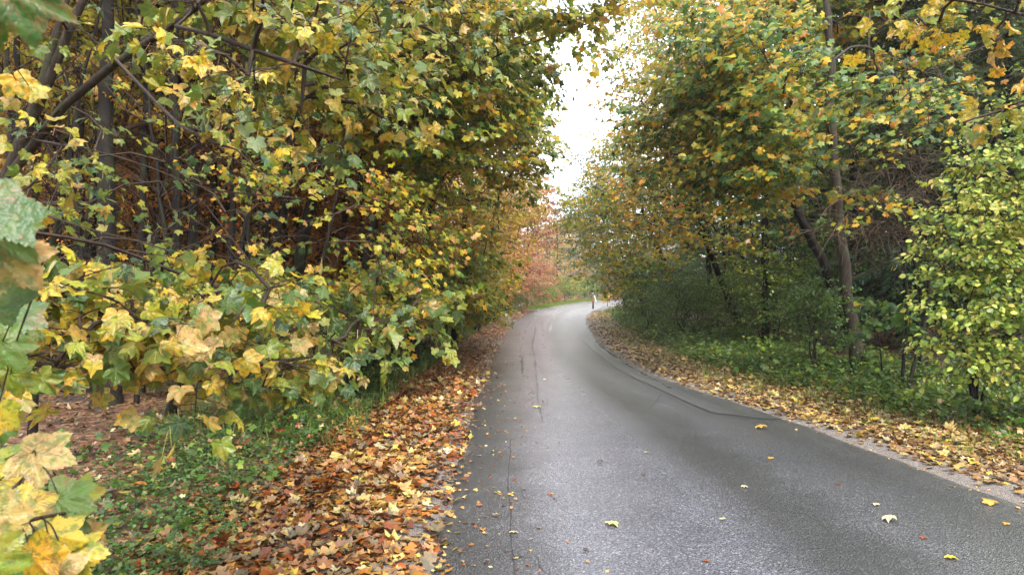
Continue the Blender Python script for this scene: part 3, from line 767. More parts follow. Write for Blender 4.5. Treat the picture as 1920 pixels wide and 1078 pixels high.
def rzv(x, y):
    d, s_ = roadcoord(x, y)
    j = ((x[:, None]-MIDs[None, ::3, 0])**2+(y[:, None]-MIDs[None, ::3, 1])**2).argmin(1); h_ = HALF[::3][j]
    uc = np.clip(1+d/(2*h_), 0, 1)
    return roadz(uc)+.006*noise2(x, y, 1.5)
x, y, d = along(2800, -1, -1.3, -.02, 3, 34, rng, 1.2); k = rng.random(len(d)) < np.exp(d/.42)
litter('leaf_fragments', 'small broken leaves strewn over the left road edge', x[k], y[k], .026, MID, 'litter', .45, .3, rng, 0, .15, z=rzv(x[k], y[k])+.002)
x, y, d = along(900, 1, -.5, -.02, 4, 30, rng, 1.2); k = rng.random(len(d)) < np.exp(d/.15)
litter('leaf_fragments', 'small pale broken leaves strewn over the right road edge', x[k], y[k], .022, MID, 'pale', .4, .3, rng, 0, .15, z=rzv(x[k], y[k])+.002)
x, y, d = along(1100, -1, 1.9, 4.4, 3, 30, rng, 1.1)
litter('caught_leaves', 'yellow and brown leaves caught on top of the green plants on the left', x, y, .055, MID, 'litter', .55, .3, rng, .17, .5)
x, y, d = along(1300, 1, 1.9, 4.6, 6, 40, rng, 1.1)
litter('caught_leaves', 'yellow and brown leaves caught on top of the green plants on the right', x, y, .055, MID, 'pale', .5, .3, rng, .22, .5)
x, y, d = along(1300, -1, 1.8, 4.6, 2.5, 22, rng, 1.0); k = noise2(x, y, 1.6, 21) > -.1
cover('ivy_cover', 'taller broad-leaved weeds among the low plants on the left', 'ground cover', x[k][::2], y[k][::2], .22, .05, MID, 'lime', .06, rng, 5, rad=.1)
x, y, d = along(1500, 1, 2.2, 5.0, 6, 30, rng, 1.0); k = noise2(x, y, 1.6, 25) > -.1
cover('ivy_cover', 'taller broad-leaved weeds among the low plants on the right', 'ground cover', x[k], y[k], .34, .07, MID, 'lime', .12, rng, 5, rad=.12)
# twigs and bare stalks in the litter
tw = Tubes()
for q in range(160):
    sd_ = -1 if q % 2 else 1; xx, yy, _ = along(1, sd_, .3, 4.2, 3, 25, rng, 1.0); a = rng.random()*6.28; ln = .1+.3*rng.random(); up = .35 if rng.random() < .3 else .02
    zz = float(gz(xx, yy)[0])+.02; p0 = np.array([xx[0], yy[0], zz]); e = p0+np.array([math.cos(a)*ln, math.sin(a)*ln, up*ln*2])
    tw.add([p0, (p0+e)/2+rng.normal(0, .015, 3)+[0, 0, .01], e], [.003, .0025, .0015], 4)
tag(tw.make('fallen_twigs', M_TWIG), 'thin dead twigs and stalks lying among the verge leaves', 'twigs', kind='stuff')

# single leaves lying on the asphalt
LV = [(1146, 983, 'y', .1, 'pale yellow maple leaf, the largest lying in the middle of the road'),
      (1124, 868, 'd', .05, 'small dark curled leaf mid-road, above the other dark one'),
      (1206, 892, 'd', .045, 'small dark brown leaf on the road, right of the other dark one'),
      (1860, 942, 'o', .10, 'crumpled orange and yellow leaf standing up on the road at the far right'),
      (1780, 1048, 'g', .07, 'golden yellow leaf flat on the road in the lower right corner'),
      (1732, 1009, 'r', .05, 'small rust red leaf on the road left of the lower right corner'),
      (1640, 947, 'p', .06, 'pale curled leaf on the dark right part of the road'),
      (1668, 976, 'p', .11, 'long tan leaf lying flat on the right part of the road'),
      (1322, 1053, 'r', .045, 'small red-brown leaf at the bottom edge of the road'),
      (1100, 1031, 'd', .04, 'tiny dark leaf low in the middle of the road'),
      (961, 997, 'p', .06, 'pale leaf on the long seam near the left edge of the road'),
      (957, 925, 'o', .045, 'small orange-brown leaf beside the long seam in the left part of the road'),
      (898, 945, 'r', .05, 'small red leaf near the left road edge'),
      (1022, 713, 'p', .08, 'pale leaf beside the narrow dark seam further up the road'),
      (1007, 763, 'y', .09, 'yellow leaf lying across the narrow dark seam'),
      (1426, 802, 'o', .13, 'long orange leaf on the dark asphalt near the right road edge'),
      (1445, 860, 'o', .06, 'small orange leaf on the road right of its centre'),
      (1394, 915, 'p', .05, 'pale leaf speck on the right half of the road'),
      (1352, 975, 'p', .05, 'beige leaf on the brighter lane towards the bottom of the road'),
      (1885, 980, 'o', .05, 'small orange leaf by the right edge of the picture'),
      (1212, 850, 'p', .05, 'small beige leaf on the lighter lane above the dark ones'),
      (1571, 908, 'r', .045, 'reddish leaf speck on the dark right side of the road')]
LC = dict(y=(.62, .50, .16), d=(.06, .03, .02), o=(.55, .26, .04), g=(.70, .42, .03), r=(.30, .07, .03), p=(.55, .42, .26))
for i, (px, py, c, s, lab) in enumerate(LV):
    r_ = np.random.default_rng(100+i); q = gp(px, py); a = r_.random()*6.28
    V, Fc, cc, ve = place(NEAR, np.zeros((1, 3)), np.array([[math.cos(a), math.sin(a), .12]]), np.array([[r_.normal()*.12, r_.normal()*.12, 1.]]), np.array([s*.85]), np.array([LC[c]]), r_, 1.2 if c in 'd' else .4)
    V[:, 2] -= V[:, 2].min()
    o = build('fallen_leaf', V, Fc, M_LIT, col=cc, vein=ve, loc=(q[0], q[1], rz(*q)+.003))
    tag(o, lab, 'leaf', 'single leaves on the road')

# ------------------------------------------------------------------ marker posts
def bx(cx, cy, z0, z1, wx, wy, tx=None, ty=None):
    tx = tx or wx; ty = ty or wy
    V = [(cx+sx*wx/2, cy+sy*wy/2, z0) for sx, sy in ((-1, -1), (1, -1), (1, 1), (-1, 1))]+[(cx+sx*tx/2, cy+sy*ty/2, z1) for sx, sy in ((-1, -1), (1, -1), (1, 1), (-1, 1))]
    return np.array(V), np.array([(3, 2, 1, 0), (4, 5, 6, 7), (0, 1, 5, 4), (1, 2, 6, 5), (2, 3, 7, 6), (3, 0, 4, 7)])
M_WHITE = plain('white_plastic', (.75, .75, .73), .4)
M_REFL = plain('red_reflector', (.75, .16, .04), .35)
M_WOOD = plain('brown_post', (.11, .045, .03), .6)
def post(px, py, D, h, w, lean, mat, capmat, label):
    p = P(px, py, D); z = float(gz(np.array([p[0]]), np.array([p[1]]))[0])
    t = tag(empty('marker_post', (p[0], p[1], z-.03)), label, 'marker post', 'marker posts by the road'); t.rotation_euler = lean
    V, Fq = bx(0, 0, 0, h*.8, w, w*.6, w*.9, w*.55); build('post_body', V, Fq, mat, t, smooth=False)
    V, Fq = bx(0, 0, h*.8+.001, h, w*1.12, w*.7, w*.8, w*.5); build('post_cap', V, Fq, capmat, t, smooth=False)
    V, Fq = bx(0, -w*.31, h*.55, h*.68, w*.5, .012); build('reflector', V, Fq, M_REFL, t, smooth=False)
post(1112, 578, 64, .95, .16, (0, 0, 0), M_WOOD, M_REFL, 'upright red-brown marker post with orange top on the inside of the bend')
post(1118, 566, 96, 1.0, .17, (0, R(-16), 0), M_WHITE, M_WHITE, 'white marker post leaning to the left across the road in the bend')
post(954, 600, 43, .42, .15, (0, R(-28), 0), M_WHITE, M_WHITE, 'short white marker post tilted in the left verge before the bend')

# ------------------------------------------------------------------ LEFT SIDE
LT = (1.0, -.55, .3)      # the light comes from over the road
RT = (-1.0, -.6, .3)
def G(px, D):
    X = (px-960)/F*D; return np.array([X, D, float(gz(np.array([X]), np.array([D]))[0])-.05])

# thick dark straight trunk
b = G(200, 11)
tree('beech_tree', 'tall tree with the thickest straight dark trunk in the left wood', 'tree', b, [[b, P(201, 560, 11), P(198, 250, 11), P(203, 0, 11), P(204, -400, 11.2)]], .19,
     [(P(250, -250, 11), (2.6, 2.2, 2.0)), (P(130, 100, 12.8), (1.8, .9, 1.0), .5), (P(330, 250, 13), (1.6, .9, .9), .5)], 110, 34, .8, .085, OVA, 'beech', .62, 21, light=LT)

# leaning double stems
b = G(525, 13.3)
tree('maple_tree', 'sycamore maple with two stems leaning right in the middle of the left wood', 'tree', b,
     [[b, P(560, 500, 13.2), P(598, 330, 13), P(650, 150, 12.7), P(700, -60, 12.4)], [b, P(515, 480, 13), P(545, 330, 13.3), P(560, 160, 13.6), P(590, -60, 13.6)]], .145,
     [(P(700, 80, 14), (2.6, 2.5, 1.8)), (P(790, 200, 14.5), (1.6, 2.0, 1.3)), (P(560, 20, 14.5), (2., 1.5, 1.3), .7)], 190, 34, .75, .10, MID, 'maple', .50, 22, light=LT, twigs=1)

# roadside maples, left, from near to far: each crown hangs over the verge
def road_maple(px, D, r0, ells, label, seed, ns=260, nl=36, size=.10, mu=.45, pal='maple', tm=MID, L=.7, lean=60, clump=.25, sig=.17, lt=LT, lmat=None, top=-60, twigs=1, name='maple_tree', bark=None, **kw):
    b = G(px, D)
    tr = [[b, P(px+lean*.25, 470, D), P(px+lean*.6, 280, D), P(px+lean, top, D)]]
    return tree(name, label, 'tree', b, tr, r0, ells, ns, nl, L, size, tm, pal, mu, seed, light=lt, clump=clump, sig=sig, lmat=lmat, twigs=twigs, bark=bark, **kw)
road_maple(655, 12.5, .09, [(P(820, 30, 11.5), (1.9, 1.9, 1.5)), (P(790, 240, 12), (1.5, 1.6, 1.1)), (P(690, 90, 11), (1.5, 1.6, 1.3)), (P(740, 560, 12.5), (1.2, 1.5, .35), .6), (P(960, 150, 12.2), (.7, 1.2, .9), .6), (P(1060, 50, 12), (1.0, 1., .42), 1.0), (P(1150, 20, 12), (.75, .8, .3), 1.3)],
           'nearest sycamore maple overhanging the left verge, top branch reaching across the sky gap', 31, ns=400, nl=40, size=.085, mu=.42, sig=.22, lean=140, twigs=2,
           limbs=[[P(800, 180, 12), P(900, 120, 12), P(1000, 80, 12), P(1150, 25, 12)], [P(700, 330, 12), P(780, 300, 12), P(880, 280, 12)]])
road_maple(775, 17, .10, [(P(880, 60, 16.5), (2.1, 2.2, 2.0)), (P(890, 280, 17), (1.8, 2.2, 1.5)), (P(860, 510, 18), (1.2, 2.2, 1.3), 1.1), (P(975, 230, 17), (.75, 1.5, 1.6), .8)],
           'second green-yellow sycamore maple along the left verge, crown against the sky gap', 32, ns=380, nl=32, size=.085, mu=.50, lean=80)
road_maple(850, 23, .12, [(P(925, 130, 23), (2.2, 2.4, 2.8)), (P(900, 360, 23), (1.9, 2.2, 2.2), 1.2), (P(862, 520, 22), (1.7, 2.2, 1.5), 1.4), (P(990, 190, 23), (.8, 1.2, 1.8), .6)],
           'third sycamore maple along the left verge, mixed green and yellow', 33, ns=400, nl=28, size=.095, mu=.64, lean=60, tm=FARL, L=.8)
road_maple(895, 31, .13, [(P(945, 200, 31), (1.9, 2.6, 3.2)), (P(900, 420, 31), (1.6, 2.4, 2.4)), (P(870, 545, 31), (1.5, 2.4, 1.1)), (P(1040, 285, 30), (.9, .8, .55), .5)],
           'fourth sycamore maple along the left verge, small branch poking into the sky gap', 34, ns=370, nl=27, size=.105, mu=.70, lean=40, tm=FARL, L=.9, top=60)
road_maple(925, 40, .14, [(P(958, 400, 40), (1.9, 2.6, 2.9)), (P(918, 505, 37), (1.7, 2.4, 1.9), 1.2)],
           'bright orange tree at the left verge just before the bend', 35, ns=220, nl=30, size=.13, mu=.5, lean=20, tm=FARL, L=.95, pal='orange', top=330, lmat=M_FAR)
road_maple(950, 52, .16, [(P(990, 400, 54), (3.0, 3., 3.6)), (P(975, 510, 52), (2.4, 2.6, 2.0))],
           'dusky red tree on the outside of the bend', 36, ns=230, nl=30, size=.15, mu=.55, lean=20, tm=FARL, L=1.1, pal='rust', top=330, lmat=M_FAR)

# interior understorey: orange-brown beeches behind the maples
proto_beech = []
for i, (px, D, sd_) in enumerate([(330, 20, 41), (470, 24, 42), (640, 19, 43)]):
    b = G(px, D); h = 9+i
    e = [(b+np.array([0, 0, h*.72]), (2.4, 2.4, h*.26)), (b+np.array([.3, 0, h*.4]), (2.3, 2.1, h*.2), .9), (b+np.array([0, 0, h*.2]), (1.6, 1.6, 1.0), .5)]
    lab = ['young orange-brown beech right of the thickest dark trunk', 'orange beech tree seen between the thick trunk and the leaning stems', 'rusty beech tree just right of the leaning stems'][i]
    proto_beech.append(tree('beech_tree', lab, 'tree', b, [[b, b+np.array([.1, 0, h*.5]), b+np.array([-.1, .1, h*.98])]], .09+.02*i, e, 330, 36, .8, .075, OVF, 'beech', [.52, .62, .42][i], sd_, lmat=M_FAR, light=(.3, -.4, .3), twigs=1))
# slender trunks with high crowns
proto_pole = []
for i, (px, D, r_, mu_) in enumerate([(355, 13, .10, .6), (95, 17, .09, .5), (420, 18, .12, .7)]):
    b = G(px, D); h = 13+i
    e = [(b+np.array([0, 0, h*.78]), (2.3, 2.3, h*.24)), (b+np.array([0, 0, h*.45]), (1.7, 1.7, 1.6), .35)]
    lab = ['nearest slim dark upright tree between the thick trunk and the leaning stems', 'slim dark tree left of the thickest trunk', 'slim dark trunk directly left of the leaning stems'][i]
    proto_pole.append(tree('forest_tree', lab, 'tree', b, [[b, b+np.array([.15, 0, h*.4]), b+np.array([.05, .1, h*.7]), b+np.array([-.1, .1, h])]], r_, e, 200, 36, .9, .10, FARL, 'maple', mu_, 50+i, lmat=M_FAR, light=(.3, -.4, .3)))
rngp = np.random.default_rng(77)
def zone(px):
    for a, t in ((60, 'by the left edge of the picture'), (170, 'left of the thickest dark trunk'), (260, 'behind the thickest dark trunk'), (380, 'just right of the thickest dark trunk'),
                 (520, 'left of the leaning double stems'), (620, 'behind the leaning double stems'), (760, 'right of the leaning double stems'), (2000, 'behind the roadside maples near the bend')):
        if px < a: return t
def depth(D): return 'close in' if D < 20 else 'further in' if D < 30 else 'deep in' if D < 45 else 'far back in'
cnt = {}
spots = []
for ring, (D0, D1, n) in enumerate([(14, 21, 13), (21, 30, 16), (30, 44, 18), (44, 75, 16)]):
    for j in range(n):
        px = -40+(790 if ring < 2 else 880 if ring == 2 else 960)*(j+.5+rngp.normal()*.25)/n
        D = D0+(D1-D0)*rngp.random()
        spots.append((px, D))
for j, (px, D) in enumerate(spots):
    b = G(px, D)
    d_, s_ = roadcoord([b[0]], [b[1]])
    if d_[0] < 2.6 or s_[0] > 0: continue
    beech = (j % 3 == 0); pr = (proto_beech if beech else proto_pole)[j % 3 if not beech else (j//3) % 3]
    s = .8+.35*rngp.random(); ang = rngp.random()*6.28
    kind = 'rust-orange young beech' if beech else 'slender dark-stemmed tree'
    lab = f'{kind} {depth(D)} the left wood, {zone(px)}'
    dup(pr, b, ang, (s, s, s*(1+.15*rngp.random())), lab, 'trees inside the left wood')
for j in range(46):
    px = -30+860*(j+.5)/46+rngp.normal()*14; D = (19, 22, 27, 33, 41)[j % 5]+rngp.random()*4
    b = G(px, D); d_, s_ = roadcoord([b[0]], [b[1]])
    if d_[0] < 3.6 or s_[0] > 0: continue
    dup(proto_beech[j % 3], b, rngp.random()*6.28, .42+.25*rngp.random(), f'low bushy young beech {depth(D)} the left wood, {zone(px)}', 'trees inside the left wood')
# bare dark saplings and thin stems of the interior
def sapling_mesh(seed, h, r, lean):
    rg = np.random.default_rng(seed)
    t = Tubes(); pts = smoothp([np.zeros(3), np.array([lean*.3, .1, h*.45]), np.array([lean, 0, h])], 14); pts[1:-1] += rg.normal(0, .02, (12, 3))
    t.add(pts, np.linspace(r, r*.25, 14), 6)
    tb = Tubes()
    for q in range(22):
        i = rg.integers(3, 13); a = rg.random()*6.28; ln = h*(.12+.2*rg.random()); d = np.array([math.cos(a), math.sin(a), .5+.6*rg.random()])
        p = pts[i]; bp = [p, p+d*ln*.5+np.array([0, 0, .05*ln]), p+d*ln]
        bp = smoothp(bp, 6); bp[1:] += rg.normal(0, .03*ln, (5, 3)); tb.add(bp, np.linspace(r*.3, .003, 6), 4)
        for _ in range(4):
            j = rg.integers(2, 6); a2 = a+rg.normal()*.8; l2 = ln*.5; e = bp[j]+np.array([math.cos(a2), math.sin(a2), .3+.3*rg.random()])*l2
            tb.add([bp[j], (bp[j]+e)/2+rg.normal(0, .03, 3), e], [.004, .003, .0015], 3)
    return t, tb
sap = []
for i in range(4):
    b = G([255, 440, 305, 130][i], [11, 12, 14, 12][i])
    t, tb = sapling_mesh(300+i, [6, 7, 6.5, 7.5][i], [.045, .06, .05, .055][i], [.9, .5, -.6, 1.2][i])
    r_ = tag(empty('bare_sapling', b), ['thin bare sapling leaning right just right of the thickest trunk', 'thin bare sapling left of the leaning double stems', 'thin bare sapling leaning left between thick trunk and leaning stems', 'thin bare sapling leaning right left of the thickest trunk'][i], 'sapling', 'bare saplings in the left wood')
    t.make('trunk', M_BARK, r_); tb.make('branches', M_TWIG, r_); sap.append(r_)
for j in range(30):
    px = 20+860*(j+.5)/30+rngp.normal()*10; D = [10.5, 14, 18, 24, 16][j % 5]+rngp.random()*3
    b = G(px, D); d_, _ = roadcoord([b[0]], [b[1]])
    if d_[0] < 2.8: continue
    dup(sap[j % 4], b, rngp.random()*6.28, .8+.6*rngp.random(), f'thin bare dark sapling {depth(D)} the left wood, {zone(px)}', 'bare saplings in the left wood')

for j, (px, D, s) in enumerate([(262, 12, .7), (300, 14, .8), (338, 11.5, .65), (395, 15, .8), (436, 12.5, .7), (470, 16, .9), (498, 13, .6), (150, 13, .8), (118, 15, .9), (60, 14, .8), (680, 15, .8), (740, 17, .8), (20, 12.5, .7), (240, 17, .9), (605, 19, 1.0)]):
    dup(proto_pole[j % 3], G(px, D), j*2.1, (s, s, 1.05), f'slim near-black tree not far from the verge, {zone(px)}', 'slim trees at the front of the left wood')
b = G(60, 8.5)
tree('maple_tree', 'slender young maple with sparse leaf sprays in the dark opening of the left wood', 'tree', b,
     [[b, P(80, 560, 8.3), P(115, 380, 8), P(150, 180, 7.8), P(190, 0, 7.6)]], .045,
     [(P(300, 250, 7), (1.3, .7, .6)), (P(150, 440, 6.5), (.9, .6, .45)), (P(330, 450, 6.8), (1.1, .6, .4)), (P(440, 380, 7.5), (.8, .6, .35), .6), (P(60, 240, 7), (.6, .6, .8)), (P(450, 180, 7), (.9, .6, .5))], 62, 11, .5, .06, MID, 'near', .42, 64, light=LT, twigs=2, petiole=1., sig=.25, below=.15)
for j, (px, D, s, w_) in enumerate([(640, 15.5, .62, 'nearest'), (705, 17, .7, 'second'), (770, 19, .75, 'third'), (835, 24, .85, 'fourth'), (590, 18, .75, 'fifth')]):
    dup(proto_beech[2-j % 2], G(px, D), j*1.7, s, f'{w_} rust-red young beech showing through beneath the roadside maples', 'rust beeches under the roadside maples')
b = G(560, 11)
tree('maple_tree', 'slender young maple with layered yellow-green sprays in front of the rust beeches', 'tree', b,
     [[b, P(590, 560, 10.8), P(625, 400, 10.5), P(650, 220, 10.2)]], .045,
     [(P(640, 430, 9.5), (1.1, .8, .35)), (P(780, 450, 11), (1.0, .9, .4)), (P(720, 360, 10.5), (1.1, .8, .35)), (P(540, 330, 9.5), (.9, .8, .4)), (P(840, 400, 13), (1., 1., .5)), (P(700, 510, 10), (.9, .7, .25))], 105, 16, .55, .065, MID, 'maple', .5, 65, light=LT, twigs=2, petiole=1., sig=.24, below=.15)
# small leaning stem base at the edge of the wood and low maple shoots
b = G(318, 10.2)
tree('maple_sapling', 'low crooked maple sapling rising from the green plants at the wood edge', 'sapling', b, [[b, P(335, 730, 10), P(372, 640, 9.7), P(420, 520, 9.5)]], .07,
     [(P(420, 560, 9), (1.0, .9, .6)), (P(520, 600, 9), (1.0, .8, .4)), (P(330, 610, 9), (.9, .8, .4))], 50, 16, .55, .085, MID, 'maple', .4, 61, light=LT, twigs=2)
b = G(620, 14)
tree('maple_sapling', 'low bushy maple sapling under the leaning stems at the verge', 'sapling', b, [[b, P(650, 640, 14), P(690, 560, 13.8)], [b, P(610, 620, 14), P(590, 540, 13.6)]], .07,
     [(P(700, 590, 12.5), (1.3, 1.2, .55)), (P(600, 560, 12), (1.2, 1., .5)), (P(780, 560, 14.5), (1.1, 1.3, .6))], 95, 24, .6, .09, MID, 'maple', .42, 62, light=LT, twigs=1)
b = G(800, 21)
tree('maple_sapling', 'leafy maple sapling low over the grass further along the left verge', 'sapling', b, [[b, P(815, 600, 21), P(840, 540, 21)], [b, P(790, 590, 21), P(780, 530, 21)]], .07,
     [(P(830, 560, 20.5), (1.6, 2., .8)), (P(880, 540, 24), (1.4, 2, 1.1))], 130, 26, .7, .10, FARL, 'maple', .45, 63, light=LT)

# ---- foreground maples on the left
keepL = lambda p: (p[:, 1] > 1.2)
b = np.array([-4.6, 4.6, float(gz(np.array([-4.6]), np.array([4.6]))[0])-.05])
D0 = 4.4
tree('maple_tree', 'near sycamore maple at the left edge with brown stems slanting up to the right', 'tree', b,
     [[b, P(-170, 700, 4.8), P(-60, 480, 4.8), P(30, 290, 4.7), P(110, 110, 4.6), P(185, -60, 4.5), P(260, -250, 4.6)],
      [b, P(-190, 640, 5.4), P(-20, 380, 5.3), P(70, 180, 5.2), P(130, -20, 5.1), P(170, -200, 5.2)],
      [P(-30, 430, 4.8), P(40, 300, 4.5), P(150, 165, 4.3), P(255, 95, 4.1), P(340, 40, 4.0), P(430, -40, 3.9), P(520, -120, 3.9)]], .06,
     [(P(560, 60, 4.0), (.62, .6, .28)), (P(470, 170, 3.6), (.45, .4, .22)), (P(620, 170, 4.6), (.5, .6, .4)), (P(180, 40, 4.4), (.7, .5, .35), .5), (P(60, 330, 4.0), (.35, .4, .3), .5), (P(400, 20, 3.8), (.5, .5, .2), .7),
      (P(720, 60, 5.5), (.8, .8, .5), .8)], 125, 11, .40, .058, NEAR, 'near', .5, 71, sig=.24, clump=.3, light=(.4, -.7, .0), bark=M_BARK2, lmat=M_NEAR, twigs=2, lim=.013, tmul=[1, .9, .6], petiole=1.2, droop=.75, keep=keepL, below=.15, tiltn=.7,
     limbs=[[P(60, 262, 4.3), P(140, 282, 4.1), P(230, 302, 3.9), P(330, 330, 3.7), P(430, 352, 3.6), P(560, 368, 3.5)],
            [P(215, 110, 4.0), P(300, 200, 3.8), P(360, 245, 3.6), P(430, 275, 3.5), P(500, 330, 3.4)],
            [P(330, 50, 3.9), P(420, 70, 3.7), P(520, 105, 3.6), P(640, 150, 3.7)],
            [P(20, 370, 4.0), P(120, 410, 3.8), P(230, 445, 3.6), P(330, 480, 3.5)]])
b = np.array([-4.0, 3.4, float(gz(np.array([-4.0]), np.array([3.4]))[0])-.05])
tree('maple_tree', 'near maple whose long low branches with big yellow and green leaves fill the lower left', 'tree', b,
     [[b, b+np.array([.1, .1, 1.2]), b+np.array([.2, .2, 2.6]), b+np.array([.1, .4, 4.4]), b+np.array([.2, .5, 6.])]], .06,
     [(P(120, 570, 2.9), (.50, .4, .22)), (P(300, 590, 3.3), (.62, .45, .26)), (P(450, 620, 3.7), (.60, .5, .26)), (P(590, 620, 4.6), (.5, .5, .26)), (P(150, 680, 2.9), (.45, .4, .12), .7), (P(480, 690, 3.5), (.42, .3, .12), .8), (P(400, 730, 3.2), (.16, .2, .05), .5),
      (P(380, 540, 4.2), (.7, .5, .2), .6), (P(700, 570, 5.6), (.7, .7, .35), .5), (P(60, 700, 2.6), (.3, .3, .12), .6)], 125, 11, .36, .060, NEAR, 'near', .47, 72, sig=.30, clump=.3, light=(.4, -.7, .0), bark=M_BARK2, lmat=M_NEAR, twigs=2, lim=.011, petiole=1.2, droop=.8, keep=keepL, below=.1, tiltn=.7,
     limbs=[[P(-200, 480, 3.3), P(0, 520, 3.2), P(110, 560, 3.1), P(200, 583, 3.1), P(300, 590, 3.2), P(415, 600, 3.4), P(560, 590, 4.2)],
            [P(-200, 640, 3.0), P(0, 672, 2.9), P(145, 682, 2.9), P(300, 687, 3.1), P(450, 690, 3.4), P(620, 668, 4.0)],
            [P(-100, 420, 3.6), P(120, 450, 3.9), P(260, 480, 4.3), P(400, 520, 4.5), P(520, 560, 5.)]])
# closest twigs: huge leaves cut by the left edge
def sprig(name, label, base, main, leaves, seed, r0=.008):
    rg = np.random.default_rng(seed)
    root = tag(empty(name, base), label, 'branch')
    base = np.asarray(base, float)
    t = Tubes()
    for m_ in main: 
        pp = smoothp(np.array(m_)-base, 24); t.add(pp, np.linspace(r0, r0*.45, 24), 6)
    allp = np.concatenate([smoothp(np.array(m_)-base, 60) for m_ in main])
    parts = []
    for (px, py, D, s, ang, tx, ty, c) in leaves:
        p = P(px, py, D)-base
        j = int(np.linalg.norm(allp-p-np.array([0, 0, .08]), axis=1).argmin())
        a0 = allp[j]; md = (a0+p)/2+np.array([0, 0, .02]); pp = smoothp([a0, md, p], 8); t.add(pp, np.linspace(.0022, .0015, 8), 5)
        # blade facing the camera and the sky; ang turns the tip in the picture (0 = down)
        ax = np.array([math.sin(R(ang)), .25*ty, -math.cos(R(ang))]); nm = np.array([tx, -1.0+.2*ty, .45+ty])
        col = np.array([PAL['near'][c]])*np.array([[1, 1, 1.]])
        parts.append(place(HERO, p[None], ax[None], nm[None], np.array([s]), col, rg, .6))
    t.make('twig', M_TWIG, root)
    V, Fc, cc, ve = merge(parts); build('leaves', V, Fc, M_NEAR, root, col=cc, vein=ve)
    return root
sprig('maple_branch', 'very near green maple leaves cut off by the left edge at mid height', P(-160, 420, 1.15),
      [[P(-160, 420, 1.15), P(-90, 400, 1.15), P(-30, 385, 1.12), P(10, 395, 1.1)], [P(-150, 440, 1.3), P(-60, 470, 1.3), P(0, 500, 1.3), P(60, 560, 1.35)]],
      [(-10, 385, 1.05, .085, 42, .25, .3, 1), (-20, 430, 1.1, .08, 60, -.2, .4, 2), (10, 480, 1.15, .075, 50, .4, .2, 6), (-12, 545, 1.2, .07, 25, .1, .3, 1), (5, 640, 1.5, .08, 35, .3, .2, 2), (25, 590, 1.6, .08, 70, .3, .5, 1), (20, 700, 1.7, .07, 10, -.2, .1, 3), (-5, 770, 1.8, .08, -10, .1, 0, 4)], 5)
sprig('maple_branch', 'very near green maple leaf hanging into the top left corner', P(-160, -80, 1.0),
      [[P(-160, -80, 1.0), P(-60, -60, 1.0), P(0, -40, 1.0)]],
      [(15, -30, 1.0, .085, 25, .3, .3, 1), (-30, 0, 1.05, .075, 5, .0, .3, 1), (30, 150, 2.2, .07, 30, .2, .1, 5), (60, 170, 2.3, .06, 65, .2, .1, 4)], 6)
sprig('maple_branch', 'near pale yellow maple leaves filling the bottom left corner', P(-220, 1120, 1.55),
      [[P(-220, 1120, 1.55), P(-90, 1010, 1.55), P(10, 930, 1.6), P(70, 870, 1.65)], [P(-200, 1180, 1.4), P(-60, 1030, 1.4), P(40, 980, 1.45), P(130, 960, 1.6)]],
      [(60, 850, 1.65, .10, 80, .1, .5, 6), (40, 950, 1.55, .085, 60, -.5, .5, 4), (-5, 960, 1.35, .075, 30, .5, .2, 6), (110, 930, 1.6, .09, 70, .3, .4, 2), (90, 1000, 1.5, .085, 75, .6, .4, 4), (60, 1040, 1.4, .08, 40, -.7, .3, 5), (120, 1040, 1.5, .09, 95, .3, .4, 4), (0, 900, 1.7, .08, 60, .7, .4, 4), (140, 940, 1.75, .085, 110, .1, .4, 3), (-20, 1040, 1.3, .08, 10, .4, .1, 3), (130, 985, 1.7, .06, 20, .8, .2, 1), (30, 1005, 1.6, .07, -20, -.6, .3, 2), (90, 1075, 1.45, .075, 50, .5, .3, 6), (10, 860, 1.8, .07, 100, .3, .6, 3), (165, 1000, 1.8, .055, 60, -.4, .3, 6)], 7)

# ------------------------------------------------------------------ RIGHT SIDE
def rzone(px):
    for a, t in ((1300, 'behind the broad tree at the bend'), (1420, 'behind the slim golden tree'), (1560, 'behind the leaning tree'), (1700, 'behind the thick grey-brown trunk'), (1800, 'behind the dead vine tangle'), (2200, 'behind the big yellow-green bush')):
        if px < a: return t
b = G(1612, 14.5)
tree('maple_tree', 'tall tree with the thick grey-brown trunk standing on the right verge', 'tree', b,
     [[b, P(1596, 600, 14.5), P(1574, 420, 14.5), P(1560, 250, 14.5), P(1556, 100, 14.5), P(1548, -60, 14.5), P(1540, -400, 14.5)]], .15,
     [(P(1600, -60, 17.5), (2.8, 1.5, 2.2)), (P(1410, 150, 13.5), (1.1, 1.4, 1.2)), (P(1590, 195, 12.8), (1.0, .9, .32), .6), (P(1560, 350, 13), (1.0, .8, .26), .5), (P(1680, 120, 16), (1.4, 1, 1.4), .6)], 250, 34, .75, .10, MID, 'gold', .38, 81, sig=.30, light=RT, bark=M_BARK2, twigs=1)
b = G(1600, 17.5)
tree('maple_tree', 'dark crooked tree leaning left behind the thick grey-brown trunk', 'tree', b,
     [[b, P(1545, 500, 17), P(1492, 385, 16.5), P(1455, 280, 16), P(1415, 180, 15.5), P(1400, 60, 15.5)]], .13,
     [(P(1370, 120, 15), (1.7, 1.8, 1.7)), (P(1310, 250, 15.5), (1.6, 1.8, 1.3)), (P(1420, 300, 14), (1.2, 1.3, .9))], 330, 27, .75, .095, MID, 'gold', .40, 82, sig=.30, light=RT, twigs=1)
b = G(1392, 23)
